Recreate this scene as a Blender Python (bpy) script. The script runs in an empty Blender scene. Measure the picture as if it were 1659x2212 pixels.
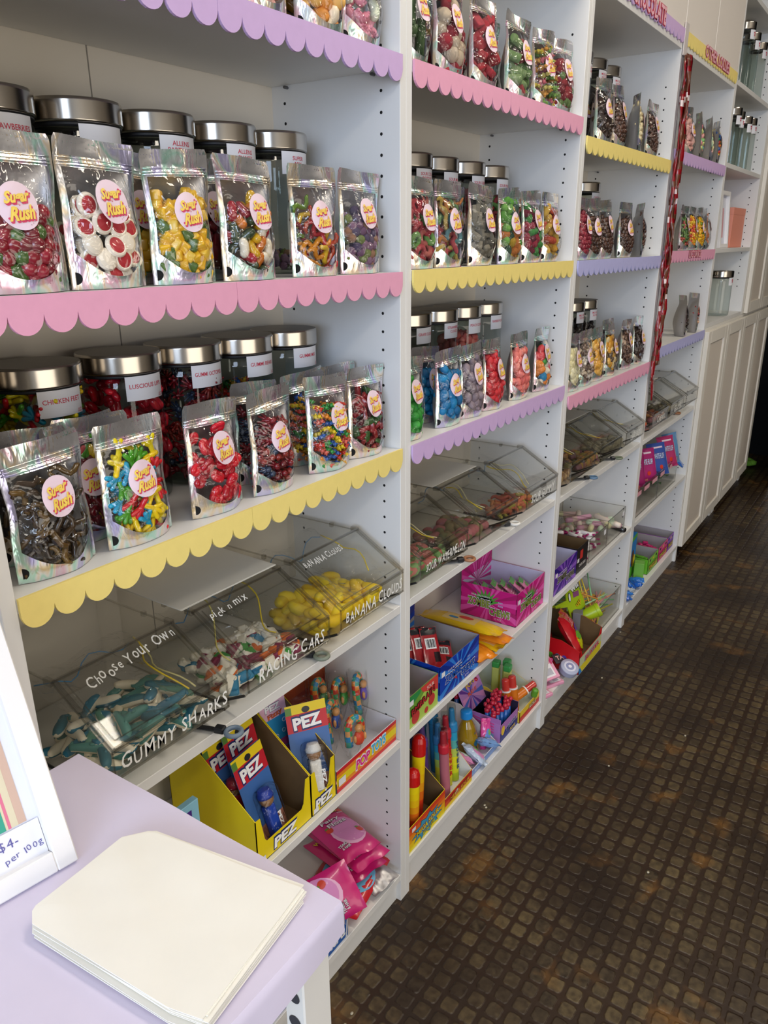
import bpy, bmesh, math, random
from mathutils import Vector, Matrix, Euler, noise as mnoise
R = math.radians
rnd = random.Random(7)
sc = bpy.context.scene
col = sc.collection

# ------------------------------------------------------------------ camera
CAM = Vector((-0.37810, -0.75165, 1.44052)); FPX = 1655.88; PW, PH = 1659.0, 2212.0
ROWS = [(0.5604642594, -0.8281395412, -0.008044518), (-0.2776527191, -0.1787393767, -0.9439074122),
        (0.7802491791, 0.5312599510, -0.3301122278)]          # image right, image down, view direction
cd = bpy.data.cameras.new('camera'); cam = bpy.data.objects.new('camera', cd); col.objects.link(cam)
rt, dn, fw = [Vector(r).normalized() for r in ROWS]
cam.matrix_world = Matrix(((rt.x, -dn.x, -fw.x, CAM.x), (rt.y, -dn.y, -fw.y, CAM.y), (rt.z, -dn.z, -fw.z, CAM.z), (0, 0, 0, 1)))
cd.sensor_fit = 'VERTICAL'; cd.sensor_height = 36.0; cd.lens = FPX / PH * 36.0
cd.clip_start = 0.02
sc.camera = cam

def at(px, py, axis, val):
    """the point of the plane <axis> = val (0 x, 1 y, 2 z) that is surveyed at pixel px, py of the photograph"""
    d = rt * ((px - PW / 2) / FPX) + dn * ((py - PH / 2) / FPX) + fw
    return CAM + d * ((val - CAM[axis]) / d[axis])

# ------------------------------------------------------------------ view, world, lights
sc.view_settings.view_transform = 'Standard'; sc.view_settings.look = 'None'
sc.view_settings.exposure = 0.06; sc.view_settings.gamma = 1.0; sc.view_settings.use_curve_mapping = False
try:
    sc.cycles.transparent_max_bounces = 40; sc.cycles.max_bounces = 10; sc.cycles.caustics_reflective = False
    sc.cycles.sample_clamp_indirect = 4.0
except Exception: pass
w = bpy.data.worlds.new('world'); sc.world = w; w.use_nodes = True
w.node_tree.nodes['Background'].inputs[0].default_value = (0.75, 0.85, 1.0, 1)
w.node_tree.nodes['Background'].inputs[1].default_value = 0.6

def area(name, loc, target, sx, sy, power, color):
    l = bpy.data.lights.new(name, 'AREA'); l.shape = 'RECTANGLE'; l.size = sx; l.size_y = sy; l.energy = power; l.color = color
    o = bpy.data.objects.new(name, l); col.objects.link(o); o.location = loc
    o.rotation_euler = (Vector(target) - Vector(loc)).to_track_quat('-Z', 'Y').to_euler()
    return o
LAMPS = []
area('daylight_shopfront', (-3.3, -1.7, 1.80), (1.2, -0.6, 0.5), 2.2, 1.8, 104, (0.62, 0.76, 1.0))
area('warm_front_fill', (0.6, -3.48, 0.95), (0.9, 0, 0.95), 4.4, 1.4, 46, (1.0, 0.91, 0.79))  # added warm fill from low in front; no window stands in that wall
for i, (lx, ly, sx, sy) in enumerate([(-1.2, -1.9, 1.2, .3), (1.05, -.45, .3, 1.2), (3.0, -1.5, 1.2, .3)]):
    area('ceiling_light_lamp', (lx, ly, 2.93), (lx, ly, 0), sx, sy, 18, (1.0, 0.90, 0.76)); LAMPS.append((lx, ly))

# ------------------------------------------------------------------ materials
def lin(h):
    h = h.lstrip('#'); c = [int(h[i:i + 2], 16) / 255 for i in (0, 2, 4)]
    return tuple(x / 12.92 if x <= .04045 else ((x + .055) / 1.055) ** 2.4 for x in c) + (1,)
MC = {}
def mat(name, hexc, rough=.5, metal=0., vary=0., scale=20., bump=0., bscale=60., coat=0., spec=.5, trans=0., sss=0., emit=0.):
    if name in MC: return MC[name]
    m = bpy.data.materials.new(name); m.use_nodes = True; nt = m.node_tree; b = nt.nodes['Principled BSDF']
    b.inputs['Base Color'].default_value = lin(hexc); b.inputs['Roughness'].default_value = rough
    b.inputs['Metallic'].default_value = metal; b.inputs['Specular IOR Level'].default_value = spec
    b.inputs['Coat Weight'].default_value = coat; b.inputs['Transmission Weight'].default_value = trans
    if sss:
        b.inputs['Subsurface Weight'].default_value = sss; b.inputs['Subsurface Radius'].default_value = (1, .6, .5); b.inputs['Subsurface Scale'].default_value = .004
    if emit:
        b.inputs['Emission Color'].default_value = lin(hexc); b.inputs['Emission Strength'].default_value = emit
    if vary or bump:
        tc = nt.nodes.new('ShaderNodeTexCoord')
    if vary:
        n = nt.nodes.new('ShaderNodeTexNoise'); n.inputs['Scale'].default_value = scale; n.inputs['Detail'].default_value = 4
        nt.links.new(tc.outputs['Object'], n.inputs['Vector'])
        h = nt.nodes.new('ShaderNodeHueSaturation'); h.inputs['Color'].default_value = lin(hexc)
        mr = nt.nodes.new('ShaderNodeMapRange'); mr.inputs[1].default_value = .3; mr.inputs[2].default_value = .7
        mr.inputs[3].default_value = 1 - vary; mr.inputs[4].default_value = 1 + vary
        nt.links.new(n.outputs['Fac'], mr.inputs[0]); nt.links.new(mr.outputs[0], h.inputs['Value'])
        nt.links.new(h.outputs[0], b.inputs['Base Color'])
    if bump:
        n = nt.nodes.new('ShaderNodeTexNoise'); n.inputs['Scale'].default_value = bscale; n.inputs['Detail'].default_value = 3
        nt.links.new(tc.outputs['Object'], n.inputs['Vector'])
        bp = nt.nodes.new('ShaderNodeBump'); bp.inputs['Strength'].default_value = bump; bp.inputs['Distance'].default_value = .004
        nt.links.new(n.outputs['Fac'], bp.inputs['Height']); nt.links.new(bp.outputs[0], b.inputs['Normal'])
    MC[name] = m; return m

def film(name, tint='#FFFFFF', rough=.06, ior=1.45, bump=0., bscale=25., gain=1.0, low=.0):
    """thin clear plastic or glass: lets light straight through, mirrors a little"""
    if name in MC: return MC[name]
    m = bpy.data.materials.new(name); m.use_nodes = True; nt = m.node_tree; nt.nodes.clear()
    out = nt.nodes.new('ShaderNodeOutputMaterial'); mx = nt.nodes.new('ShaderNodeMixShader')
    t = nt.nodes.new('ShaderNodeBsdfTransparent'); t.inputs[0].default_value = lin(tint)
    g = nt.nodes.new('ShaderNodeBsdfGlossy'); g.inputs['Roughness'].default_value = rough
    geo = nt.nodes.new('ShaderNodeNewGeometry'); dt = nt.nodes.new('ShaderNodeVectorMath'); dt.operation = 'DOT_PRODUCT'
    nt.links.new(geo.outputs['Incoming'], dt.inputs[0]); nt.links.new(geo.outputs['Normal'], dt.inputs[1])
    ab = nt.nodes.new('ShaderNodeMath'); ab.operation = 'ABSOLUTE'; nt.links.new(dt.outputs['Value'], ab.inputs[0])
    om = nt.nodes.new('ShaderNodeMath'); om.operation = 'SUBTRACT'; om.inputs[0].default_value = 1; om.use_clamp = True; nt.links.new(ab.outputs[0], om.inputs[1])
    pw = nt.nodes.new('ShaderNodeMath'); pw.operation = 'POWER'; pw.inputs[1].default_value = 5; nt.links.new(om.outputs[0], pw.inputs[0])
    f0 = ((ior - 1) / (ior + 1)) ** 2
    ma = nt.nodes.new('ShaderNodeMath'); ma.operation = 'MULTIPLY_ADD'; ma.inputs[1].default_value = (1 - f0) * gain; ma.inputs[2].default_value = f0 * gain + low; ma.use_clamp = True
    nt.links.new(pw.outputs[0], ma.inputs[0]); nt.links.new(ma.outputs[0], mx.inputs[0])      # Schlick mirror share, the same from both sides
    nt.links.new(t.outputs[0], mx.inputs[1]); nt.links.new(g.outputs[0], mx.inputs[2]); nt.links.new(mx.outputs[0], out.inputs[0])
    if bump:
        tc = nt.nodes.new('ShaderNodeTexCoord'); n = nt.nodes.new('ShaderNodeTexNoise'); n.inputs['Scale'].default_value = bscale
        n.inputs['Detail'].default_value = 2; n.inputs['Distortion'].default_value = 1.2
        bp = nt.nodes.new('ShaderNodeBump'); bp.inputs['Strength'].default_value = bump; bp.inputs['Distance'].default_value = .01
        nt.links.new(tc.outputs['Object'], n.inputs[0]); nt.links.new(n.outputs['Fac'], bp.inputs['Height'])
        nt.links.new(bp.outputs[0], g.inputs['Normal']); nt.links.new(bp.outputs[0], dt.inputs[1])
    MC[name] = m; return m

def foil_mat(name, rough=.22):
    m = bpy.data.materials.new(name); m.use_nodes = True; nt = m.node_tree; b = nt.nodes['Principled BSDF']
    b.inputs['Metallic'].default_value = .85; b.inputs['Roughness'].default_value = rough
    tc = nt.nodes.new('ShaderNodeTexCoord'); n = nt.nodes.new('ShaderNodeTexNoise'); n.inputs['Scale'].default_value = 22
    n.inputs['Detail'].default_value = 1; n.inputs['Distortion'].default_value = .7
    mp = nt.nodes.new('ShaderNodeMapping'); mp.inputs['Scale'].default_value = (1.6, 1.6, .6)
    oi = nt.nodes.new('ShaderNodeObjectInfo'); ad = nt.nodes.new('ShaderNodeVectorMath'); ad.operation = 'ADD'
    nt.links.new(tc.outputs['Object'], mp.inputs[0]); nt.links.new(mp.outputs[0], ad.inputs[0]); nt.links.new(oi.outputs['Location'], ad.inputs[1])
    nt.links.new(ad.outputs[0], n.inputs[0])
    r = nt.nodes.new('ShaderNodeValToRGB'); e = r.color_ramp.elements; e[0].position = .2; e[0].color = lin('#DAD8F0'); e[1].position = .85; e[1].color = lin('#D6E2EE')
    for p, c in ((.34, '#C9C6F0'), (.40, '#E6ECF2'), (.455, '#BDEBDC'), (.50, '#F0F0EE'), (.545, '#F4E2C4'), (.59, '#F0EEF0'), (.65, '#EEC6D8'), (.72, '#E4ECF4')):
        x = e.new(p); x.color = lin(c)
    nt.links.new(n.outputs['Fac'], r.inputs[0]); nt.links.new(r.outputs[0], b.inputs['Base Color'])  # rainbow sheen of the foil painted into its colour as fixed noise patches
    n2 = nt.nodes.new('ShaderNodeTexNoise'); n2.inputs['Scale'].default_value = 60; n2.inputs['Distortion'].default_value = .8; nt.links.new(ad.outputs[0], n2.inputs[0])
    bp = nt.nodes.new('ShaderNodeBump'); bp.inputs['Strength'].default_value = .35; bp.inputs['Distance'].default_value = .004
    nt.links.new(n2.outputs['Fac'], bp.inputs['Height']); nt.links.new(bp.outputs[0], b.inputs['Normal'])
    return m

def ink(h, rough=.45): return mat('print_' + h.strip('#').lower(), h, rough)
WHITE = mat('white_melamine', '#E6E5E2', .38, vary=.02, scale=3)
WHITE2 = mat('white_paint', '#E2DFD8', .5, vary=.02, scale=3)
HOLE = mat('peg_hole_black', '#0B0B0C', .9)
STEEL = mat('brushed_steel', '#B9B2A8', .20, 1.0)
DARKSTEEL = mat('steel_lid_top', '#6D6862', .42, 1.0, vary=.05)
GASKET = mat('black_rubber', '#15161A', .5)
GLASS = film('jar_glass', '#EBF0EE', .03, 1.45, gain=1.0, low=.015)
CLEAR = film('clear_bin_plastic', '#FCFCFB', .035, 1.45, gain=.75, low=.008)
EDGE = film('bin_edge_plastic', '#E9E8E5', .10, 1.5, gain=1.2, low=.08)
POUCHFILM = film('pouch_film', '#FFFFFF', .06, 1.5, bump=.9, bscale=34, gain=1.1, low=.03)
WRAP = film('crinkled_wrap', '#FBFBFB', .10, 1.45, bump=.8, bscale=45, gain=.9, low=.02)
FOIL = foil_mat('holographic_foil')
SILVER = mat('silver_foil_inside', '#BDBBBC', .42, .8, bump=.4, bscale=40)
PAPERWHITE = mat('white_label_paper', '#E9E9EE', .55)
STICKER = mat('pale_pink_sticker', '#EBD3DF', .45)
YEL = ink('#F5D45E'); PINKRED = ink('#D63F66')
MARKER = mat('white_marker_ink', '#F2F2EE', .6)
CARD = mat('brown_cardboard', '#6B5232', .85, vary=.08, scale=40)
GREYCARD = mat('grey_card_inside', '#A9A2A2', .8, vary=.04)
BAGPAPER = mat('white_bag_paper', '#EFECE2', .75, vary=.02, scale=14, bump=.12, bscale=18)

# ------------------------------------------------------------------ mesh builder
class MB:
    def __init__(s): s.v = []; s.f = []; s.m = []; s.s = []
    def add(s, geo, mi=0, M=None, smooth=False):
        vs, fs = geo[0], geo[1]; o = len(s.v)
        s.v += [tuple(M @ Vector(p)) for p in vs] if M is not None else [tuple(p) for p in vs]
        ms = geo[2] if len(geo) > 2 and mi is None else None
        for k, f in enumerate(fs):
            s.f.append(tuple(i + o for i in f)); s.m.append(ms[k] if ms else (mi or 0)); s.s.append(smooth)
        return s
    def mesh(s, name, mats):
        me = bpy.data.meshes.new(name); me.from_pydata(s.v, [], s.f)
        for m in mats: me.materials.append(m)
        me.polygons.foreach_set('material_index', s.m); me.polygons.foreach_set('use_smooth', s.s); me.update()
        return me
    def build(s, name, mats, parent=None, loc=(0, 0, 0), rot=(0, 0, 0)):
        return link(name, s.mesh(name, mats if isinstance(mats, (list, tuple)) else [mats]), parent, loc, rot)
def link(name, me=None, parent=None, loc=(0, 0, 0), rot=(0, 0, 0), scale=None):
    o = bpy.data.objects.new(name, me); col.objects.link(o); o.parent = parent; o.location = loc; o.rotation_euler = rot
    if scale: o.scale = scale
    return o
LABELS = {}
def tag(o, label, cat, group=None):
    n = len(label.replace('-', ' ').split())
    if not 4 <= n <= 16: print('LABELLEN', n, label)
    g = group or o.name
    if label in LABELS and LABELS[label] != group: print('DUPLABEL', label)
    LABELS[label] = group
    o['label'] = label; o['category'] = cat
    if group: o['group'] = group
    return o
def thing(name, label, cat, loc=(0, 0, 0), rz=0, group=None, rx=0):
    o = bpy.data.objects.new(name, None); col.objects.link(o); o.location = loc; o.rotation_euler = (rx, 0, rz); o.empty_display_size = .02
    return tag(o, label, cat, group)
def struct(name, mb, mats):
    o = mb.build(name, mats); o['kind'] = 'structure'; return o
T = Matrix.Translation
def RM(rx=0, ry=0, rz=0): return Euler((rx, ry, rz)).to_matrix().to_4x4()
def SM(x, y, z): return Matrix.Diagonal((x, y, z, 1))

def box(x0, x1, y0, y1, z0, z1):
    v = [(x, y, z) for x in (x0, x1) for y in (y0, y1) for z in (z0, z1)]
    return v, [(0, 1, 3, 2), (4, 6, 7, 5), (0, 4, 5, 1), (2, 3, 7, 6), (0, 2, 6, 4), (1, 5, 7, 3)]
def cbox(x0, x1, y0, y1, z0, z1, b=.002, seg=1):
    bm = bmesh.new(); bmesh.ops.create_cube(bm, size=1)
    for q in bm.verts:
        q.co = ((x0 + x1) / 2 + q.co.x * (x1 - x0), (y0 + y1) / 2 + q.co.y * (y1 - y0), (z0 + z1) / 2 + q.co.z * (z1 - z0))
    bmesh.ops.bevel(bm, geom=bm.edges[:] + bm.verts[:], offset=b, segments=seg, affect='EDGES', profile=.5)
    bm.verts.index_update(); r = [tuple(q.co) for q in bm.verts], [tuple(x.index for x in f.verts) for f in bm.faces]; bm.free(); return r
def tube(pts, r, seg=8, closed=False, caps=True, flat=1.0):
    pts = [Vector(p) for p in pts]; n = len(pts); rr = r if isinstance(r, (list, tuple)) else [r] * n
    vs = []; fs = []; up = None
    for i, p in enumerate(pts):
        t = (pts[(i + 1) % n] - pts[i - 1]) if closed else (pts[min(i + 1, n - 1)] - pts[max(i - 1, 0)])
        t.normalize()
        if up is None: up = t.orthogonal().normalized()
        up = (up - t * up.dot(t)); up = up.normalized() if up.length > 1e-6 else t.orthogonal().normalized()
        sd = t.cross(up)
        for k in range(seg):
            a = 2 * math.pi * k / seg; vs.append(p + (up * math.cos(a) + sd * math.sin(a) * flat) * rr[i])
    m = n if closed else n - 1
    for i in range(m):
        for k in range(seg):
            a, b = i * seg, ((i + 1) % n) * seg; fs.append((a + k, a + (k + 1) % seg, b + (k + 1) % seg, b + k))
    if caps and not closed:
        fs.append(tuple(range(seg))[::-1]); fs.append(tuple((n - 1) * seg + k for k in range(seg)))
    return vs, fs
def lathe(prof, seg=24, cap0=True, cap1=True):
    pr2 = []
    for i, (r, z) in enumerate(prof):          # keep wide bands flat under smooth shading
        if i and math.hypot(r - prof[i - 1][0], z - prof[i - 1][1]) > .006:
            (r0, z0), k = prof[i - 1], min(.2, .0012 / math.hypot(r - prof[i - 1][0], z - prof[i - 1][1]))
            pr2 += [(r0 + (r - r0) * k, z0 + (z - z0) * k), (r - (r - r0) * k, z - (z - z0) * k)]
        pr2.append((r, z))
    prof = pr2; vs = []; fs = []; n = len(prof)
    for r, z in prof:
        for k in range(seg): a = 2 * math.pi * k / seg; vs.append((r * math.cos(a), r * math.sin(a), z))
    for i in range(n - 1):
        for k in range(seg): fs.append((i * seg + k, i * seg + (k + 1) % seg, (i + 1) * seg + (k + 1) % seg, (i + 1) * seg + k))
    if cap0: fs.append(tuple(range(seg))[::-1])
    if cap1: fs.append(tuple((n - 1) * seg + k for k in range(seg)))
    return vs, fs
_ico = {}
def ico(sub=2):
    if sub not in _ico:
        bm = bmesh.new(); bmesh.ops.create_icosphere(bm, subdivisions=sub, radius=1); bm.verts.index_update()
        _ico[sub] = [tuple(q.co) for q in bm.verts], [tuple(x.index for x in f.verts) for f in bm.faces]; bm.free()
    return _ico[sub]
def ell(c, r, sub=2):
    v, f = ico(sub); return [(c[0] + p[0] * r[0], c[1] + p[1] * r[1], c[2] + p[2] * r[2]) for p in v], f
def grid(nu, nv, fn):
    vs = [fn(i / nu, j / nv) for j in range(nv + 1) for i in range(nu + 1)]
    return vs, [(j * (nu + 1) + i, j * (nu + 1) + i + 1, (j + 1) * (nu + 1) + i + 1, (j + 1) * (nu + 1) + i) for j in range(nv) for i in range(nu)]
def prism(poly, d, axis='y'):
    """closed outline in (x,z) pushed along y from 0 to d (or outline in (y,z) along x)"""
    n = len(poly)
    vs = [(p[0], 0, p[1]) for p in poly] + [(p[0], d, p[1]) for p in poly]
    if axis == 'x': vs = [(0, p[0], p[1]) for p in poly] + [(d, p[0], p[1]) for p in poly]
    if axis == 'z': vs = [(p[0], p[1], 0) for p in poly] + [(p[0], p[1], d) for p in poly]
    return vs, [tuple(range(n)), tuple(range(n, 2 * n))[::-1]] + [(i, i + n, (i + 1) % n + n, (i + 1) % n) for i in range(n)]
def poly(pts): return list(pts), [tuple(range(len(pts)))]

_tx = {}
def text2d(s, bold=.0, shear=0., jitter=0., res=2):
    """filled lettering of cap height ~1: 2-D vertices and faces, centred"""
    k = (s, bold, shear, jitter)
    if k in _tx: return _tx[k]
    def one(t):
        c = bpy.data.curves.new('t', 'FONT'); c.body = t; c.size = 1.38; c.offset = bold; c.shear = shear; c.resolution_u = res; c.fill_mode = 'FRONT'
        o = bpy.data.objects.new('t', c); me = bpy.data.meshes.new_from_object(o)
        v = [(q.co.x, q.co.y) for q in me.vertices]; f = [tuple(p.vertices) for p in me.polygons]
        bpy.data.objects.remove(o); bpy.data.meshes.remove(me); bpy.data.curves.remove(c); return v, f
    if jitter:
        vs = []; fs = []; x = 0; rr = random.Random(s)
        for ch in s:
            if ch == ' ': x += .5; continue
            v, f = one(ch); x0 = min(p[0] for p in v); x1 = max(p[0] for p in v); a = rr.uniform(-.14, .14) * jitter; sc_ = 1 + rr.uniform(-.14, .14) * jitter; dy = rr.uniform(-.1, .1) * jitter
            o = len(vs); ca, sa = math.cos(a), math.sin(a)
            for p in v:
                X, Y = (p[0] - x0) * sc_, p[1] * sc_; vs.append((x + X * ca - Y * sa, dy + X * sa + Y * ca))
            fs += [tuple(i + o for i in q) for q in f]; x += (x1 - x0) * sc_ + .16
    else: vs, fs = one(s)
    x0 = min(p[0] for p in vs); x1 = max(p[0] for p in vs); y0 = min(p[1] for p in vs); y1 = max(p[1] for p in vs)
    _tx[k] = ([(p[0] - (x0 + x1) / 2, p[1] - (y0 + y1) / 2) for p in vs], fs, x1 - x0, y1 - y0); return _tx[k]
def text3(s, org, xd, yd, width=None, height=None, bold=.0, shear=0., jitter=0., mapf=None, rot=0.):
    v, f, W_, H_ = text2d(s, bold, shear, jitter); sx = sy = None
    if width: sx = width / W_
    if height: sy = height / H_
    sx = sx or sy; sy = sy or sx; ca, sa = math.cos(rot), math.sin(rot)
    q = [(p[0] * sx, p[1] * sy) for p in v]; q = [(a * ca - b * sa, a * sa + b * ca) for a, b in q]
    if mapf: return [mapf(a, b) for a, b in q], f
    org, xd, yd = Vector(org), Vector(xd).normalized(), Vector(yd).normalized()
    return [tuple(org + xd * a + yd * b) for a, b in q], f
FX, FZ = (1, 0, 0), (0, 0, 1)
# ------------------------------------------------------------------ the setting
def floor_mat():
    m = bpy.data.materials.new('studded_floor'); m.use_nodes = True; nt = m.node_tree; b = nt.nodes['Principled BSDF']; L = nt.links.new
    def N(t, **k):
        n = nt.nodes.new(t)
        for a, v in k.items(): setattr(n, a, v)
        return n
    def math_(op, a, b_=None, c=None):
        n = N('ShaderNodeMath', operation=op)
        for i, x in enumerate((a, b_, c)):
            if x is None: continue
            if isinstance(x, (int, float)): n.inputs[i].default_value = x
            else: L(x, n.inputs[i])
        return n.outputs[0]
    tc = N('ShaderNodeTexCoord'); sp = N('ShaderNodeSeparateXYZ'); wob = N('ShaderNodeTexNoise'); wob.inputs['Scale'].default_value = 90
    L(tc.outputs['Object'], wob.inputs[0]); L(tc.outputs['Object'], sp.inputs[0])
    ux = math_('MULTIPLY', sp.outputs[0], 25.0); uy = math_('MULTIPLY', math_('ADD', sp.outputs[1], .0), 25.0)
    fx = math_('ABSOLUTE', math_('SUBTRACT', math_('FRACT', ux), .5)); fy = math_('ABSOLUTE', math_('SUBTRACT', math_('FRACT', uy), .5))
    p = math_('POWER', math_('ADD', math_('POWER', math_('MULTIPLY', fx, 2.45), 5), math_('POWER', math_('MULTIPLY', fy, 2.65), 5)), .2)
    p = math_('ADD', p, math_('MULTIPLY', math_('SUBTRACT', wob.outputs['Fac'], .5), .3))
    mask = N('ShaderNodeMapRange'); mask.interpolation_type = 'SMOOTHSTEP'; mask.inputs[1].default_value = .86; mask.inputs[2].default_value = 1.08; mask.inputs[3].default_value = 1; mask.inputs[4].default_value = 0; L(p, mask.inputs[0])
    mask = mask.outputs[0]
    cell = N('ShaderNodeCombineXYZ'); L(math_('FLOOR', ux), cell.inputs[0]); L(math_('FLOOR', uy), cell.inputs[1])
    wn = N('ShaderNodeTexWhiteNoise', noise_dimensions='2D'); L(cell.outputs[0], wn.inputs[0])
    n1 = N('ShaderNodeTexNoise'); n1.inputs['Scale'].default_value = 3.2; n1.inputs['Detail'].default_value = 5; L(tc.outputs['Object'], n1.inputs[0])
    n2 = N('ShaderNodeTexNoise'); n2.inputs['Scale'].default_value = 70; n2.inputs['Detail'].default_value = 4; L(tc.outputs['Object'], n2.inputs[0])
    n3 = N('ShaderNodeTexNoise'); n3.inputs['Scale'].default_value = 6.5; n3.inputs['Detail'].default_value = 6; n3.inputs['Distortion'].default_value = .6; L(tc.outputs['Object'], n3.inputs[0])
    v = math_('ADD', math_('MULTIPLY', wn.outputs[0], .25), math_('MULTIPLY', n2.outputs['Fac'], .75))
    top = N('ShaderNodeValToRGB'); e = top.color_ramp.elements; e[0].position = .25; e[0].color = lin('#261C12'); e[1].position = .8; e[1].color = lin('#6B5B3B')
    x = e.new(.5); x.color = lin('#483C29'); L(v, top.inputs[0])
    gro = N('ShaderNodeValToRGB'); e = gro.color_ramp.elements; e[0].position = .3; e[0].color = lin('#20140B'); e[1].position = .75; e[1].color = lin('#362313'); L(n1.outputs['Fac'], gro.inputs[0])
    wear = N('ShaderNodeMapRange'); wear.inputs[1].default_value = .36; wear.inputs[2].default_value = .6; wear.inputs[3].default_value = .15; wear.inputs[4].default_value = 1.0; L(n1.outputs['Fac'], wear.inputs[0])
    mx = N('ShaderNodeMix', data_type='RGBA'); L(math_('MULTIPLY', mask, wear.outputs[0]), mx.inputs['Factor']); L(gro.outputs[0], mx.inputs['A']); L(top.outputs[0], mx.inputs['B'])
    rust = N('ShaderNodeMapRange'); rust.inputs[1].default_value = .59; rust.inputs[2].default_value = .70; L(n3.outputs['Fac'], rust.inputs[0])
    m2 = N('ShaderNodeMix', data_type='RGBA'); L(math_('MULTIPLY', math_('MULTIPLY', rust.outputs[0], n2.outputs['Fac']), .8), m2.inputs['Factor']); L(mx.outputs['Result'], m2.inputs['A']); m2.inputs['B'].default_value = lin('#8A5F26')
    L(m2.outputs['Result'], b.inputs['Base Color'])
    rg = N('ShaderNodeMapRange'); rg.inputs[3].default_value = .26; rg.inputs[4].default_value = .55; L(n2.outputs['Fac'], rg.inputs[0]); L(rg.outputs[0], b.inputs['Roughness'])
    b.inputs['Specular IOR Level'].default_value = .45
    h = math_('ADD', mask, math_('MULTIPLY', n2.outputs['Fac'], .25)); bp = N('ShaderNodeBump'); bp.inputs['Strength'].default_value = .7; bp.inputs['Distance'].default_value = .0025
    L(h, bp.inputs['Height']); L(bp.outputs[0], b.inputs['Normal'])
    return m
struct('floor', MB().add(box(-3.4, 6.5, -3.6, .5, -.05, 0)), [floor_mat()])
struct('ceiling', MB().add(box(-3.4, 6.5, -3.6, .5, 3.0, 3.05)), [WHITE2])
struct('wall_back', MB().add(box(-3.4, 6.5, .30, .36, 0, 3.0)), [WHITE2])
struct('wall_front', MB().add(box(-3.4, 6.5, -3.6, -3.54, 0, 3.0)), [mat('opposite_wall_paint', '#B9B2A6', .7)])
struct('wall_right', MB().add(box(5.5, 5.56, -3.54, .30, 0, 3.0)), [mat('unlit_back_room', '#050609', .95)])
struct('wall_left', MB().add(box(-3.46, -3.4, -3.54, .30, 0, .15)).add(box(-3.46, -3.4, -3.54, .30, 2.75, 3.0)).add(box(-3.46, -3.4, -.3, .30, .15, 2.75)).add(box(-3.46, -3.4, -3.54, -2.7, .15, 2.75)), [WHITE2])
fr = MB()
for yy in (-2.7, -1.52, -.34): fr.add(box(-3.45, -3.40, yy, yy + .04, .15, 2.75))
fr.add(box(-3.45, -3.40, -2.7, -.3, .15, .19)).add(box(-3.45, -3.40, -2.7, -.3, 2.71, 2.75))
struct('window_1', fr, [mat('dark_window_frame', '#2A2B2E', .5)])
for i, (lx, ly) in enumerate(LAMPS):
    t = thing('ceiling_light', ['slim ceiling light above the table end of the aisle', 'slim ceiling light above the middle bays', 'slim ceiling light above the far cabinets'][i], 'light', (lx, ly, 2.95))
    hx, hy = (.18, .63) if i == 1 else (.63, .18)
    MB().add(box(-hx, hx, -hy, hy, .0, .05)).build('housing', [WHITE2], t)
    MB().add(box(-hx + .03, hx - .03, -hy + .03, hy - .03, -.006, 0)).build('diffuser', [mat('lamp_diffuser', '#FFF1DC', .6, emit=2.5)], t)

# ------------------------------------------------------------------ bookcases
BAY = {1: (0, [.078, .441, .7595, 1.081, 1.394, 1.722]), 2: (.8, [.100, .439, .7585, 1.079, 1.396, 1.722]),
       3: (1.6, [.085, .428, .7535, 1.043, 1.395, 1.686]), 4: (2.4, [.082, .431, .752, 1.080, 1.408, 1.724])}
TH = .018
def side_panel(x0, z0, z1, d, hole_faces, parent):
    m = MB().add(cbox(x0, x0 + TH, 0, d, z0, z1, .0008))
    for sgn in hole_faces:                       # rows of small peg holes, flush with the board
        xx = x0 + TH + .0002 if sgn > 0 else x0 - .0002
        z = z0 + .14
        while z < z1 - .1:
            for yy in (.037, d - .037):
                pts = [(xx, yy + .0027 * math.cos(a * math.pi / 5), z + .0027 * math.sin(a * math.pi / 5)) for a in range(10)]
                m.add(poly(pts), 1)
            z += .032
    return m.build('side_panel', [WHITE, HOLE], parent)
NAMES = {1: 'bookcase with the gummy shark bin, beside the purple table', 2: 'bookcase with the blue and pink chew boxes', 3: 'bookcase with the purple carton and drinking straws', 4: 'bookcase beside the panelled cabinet doors'}
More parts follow.
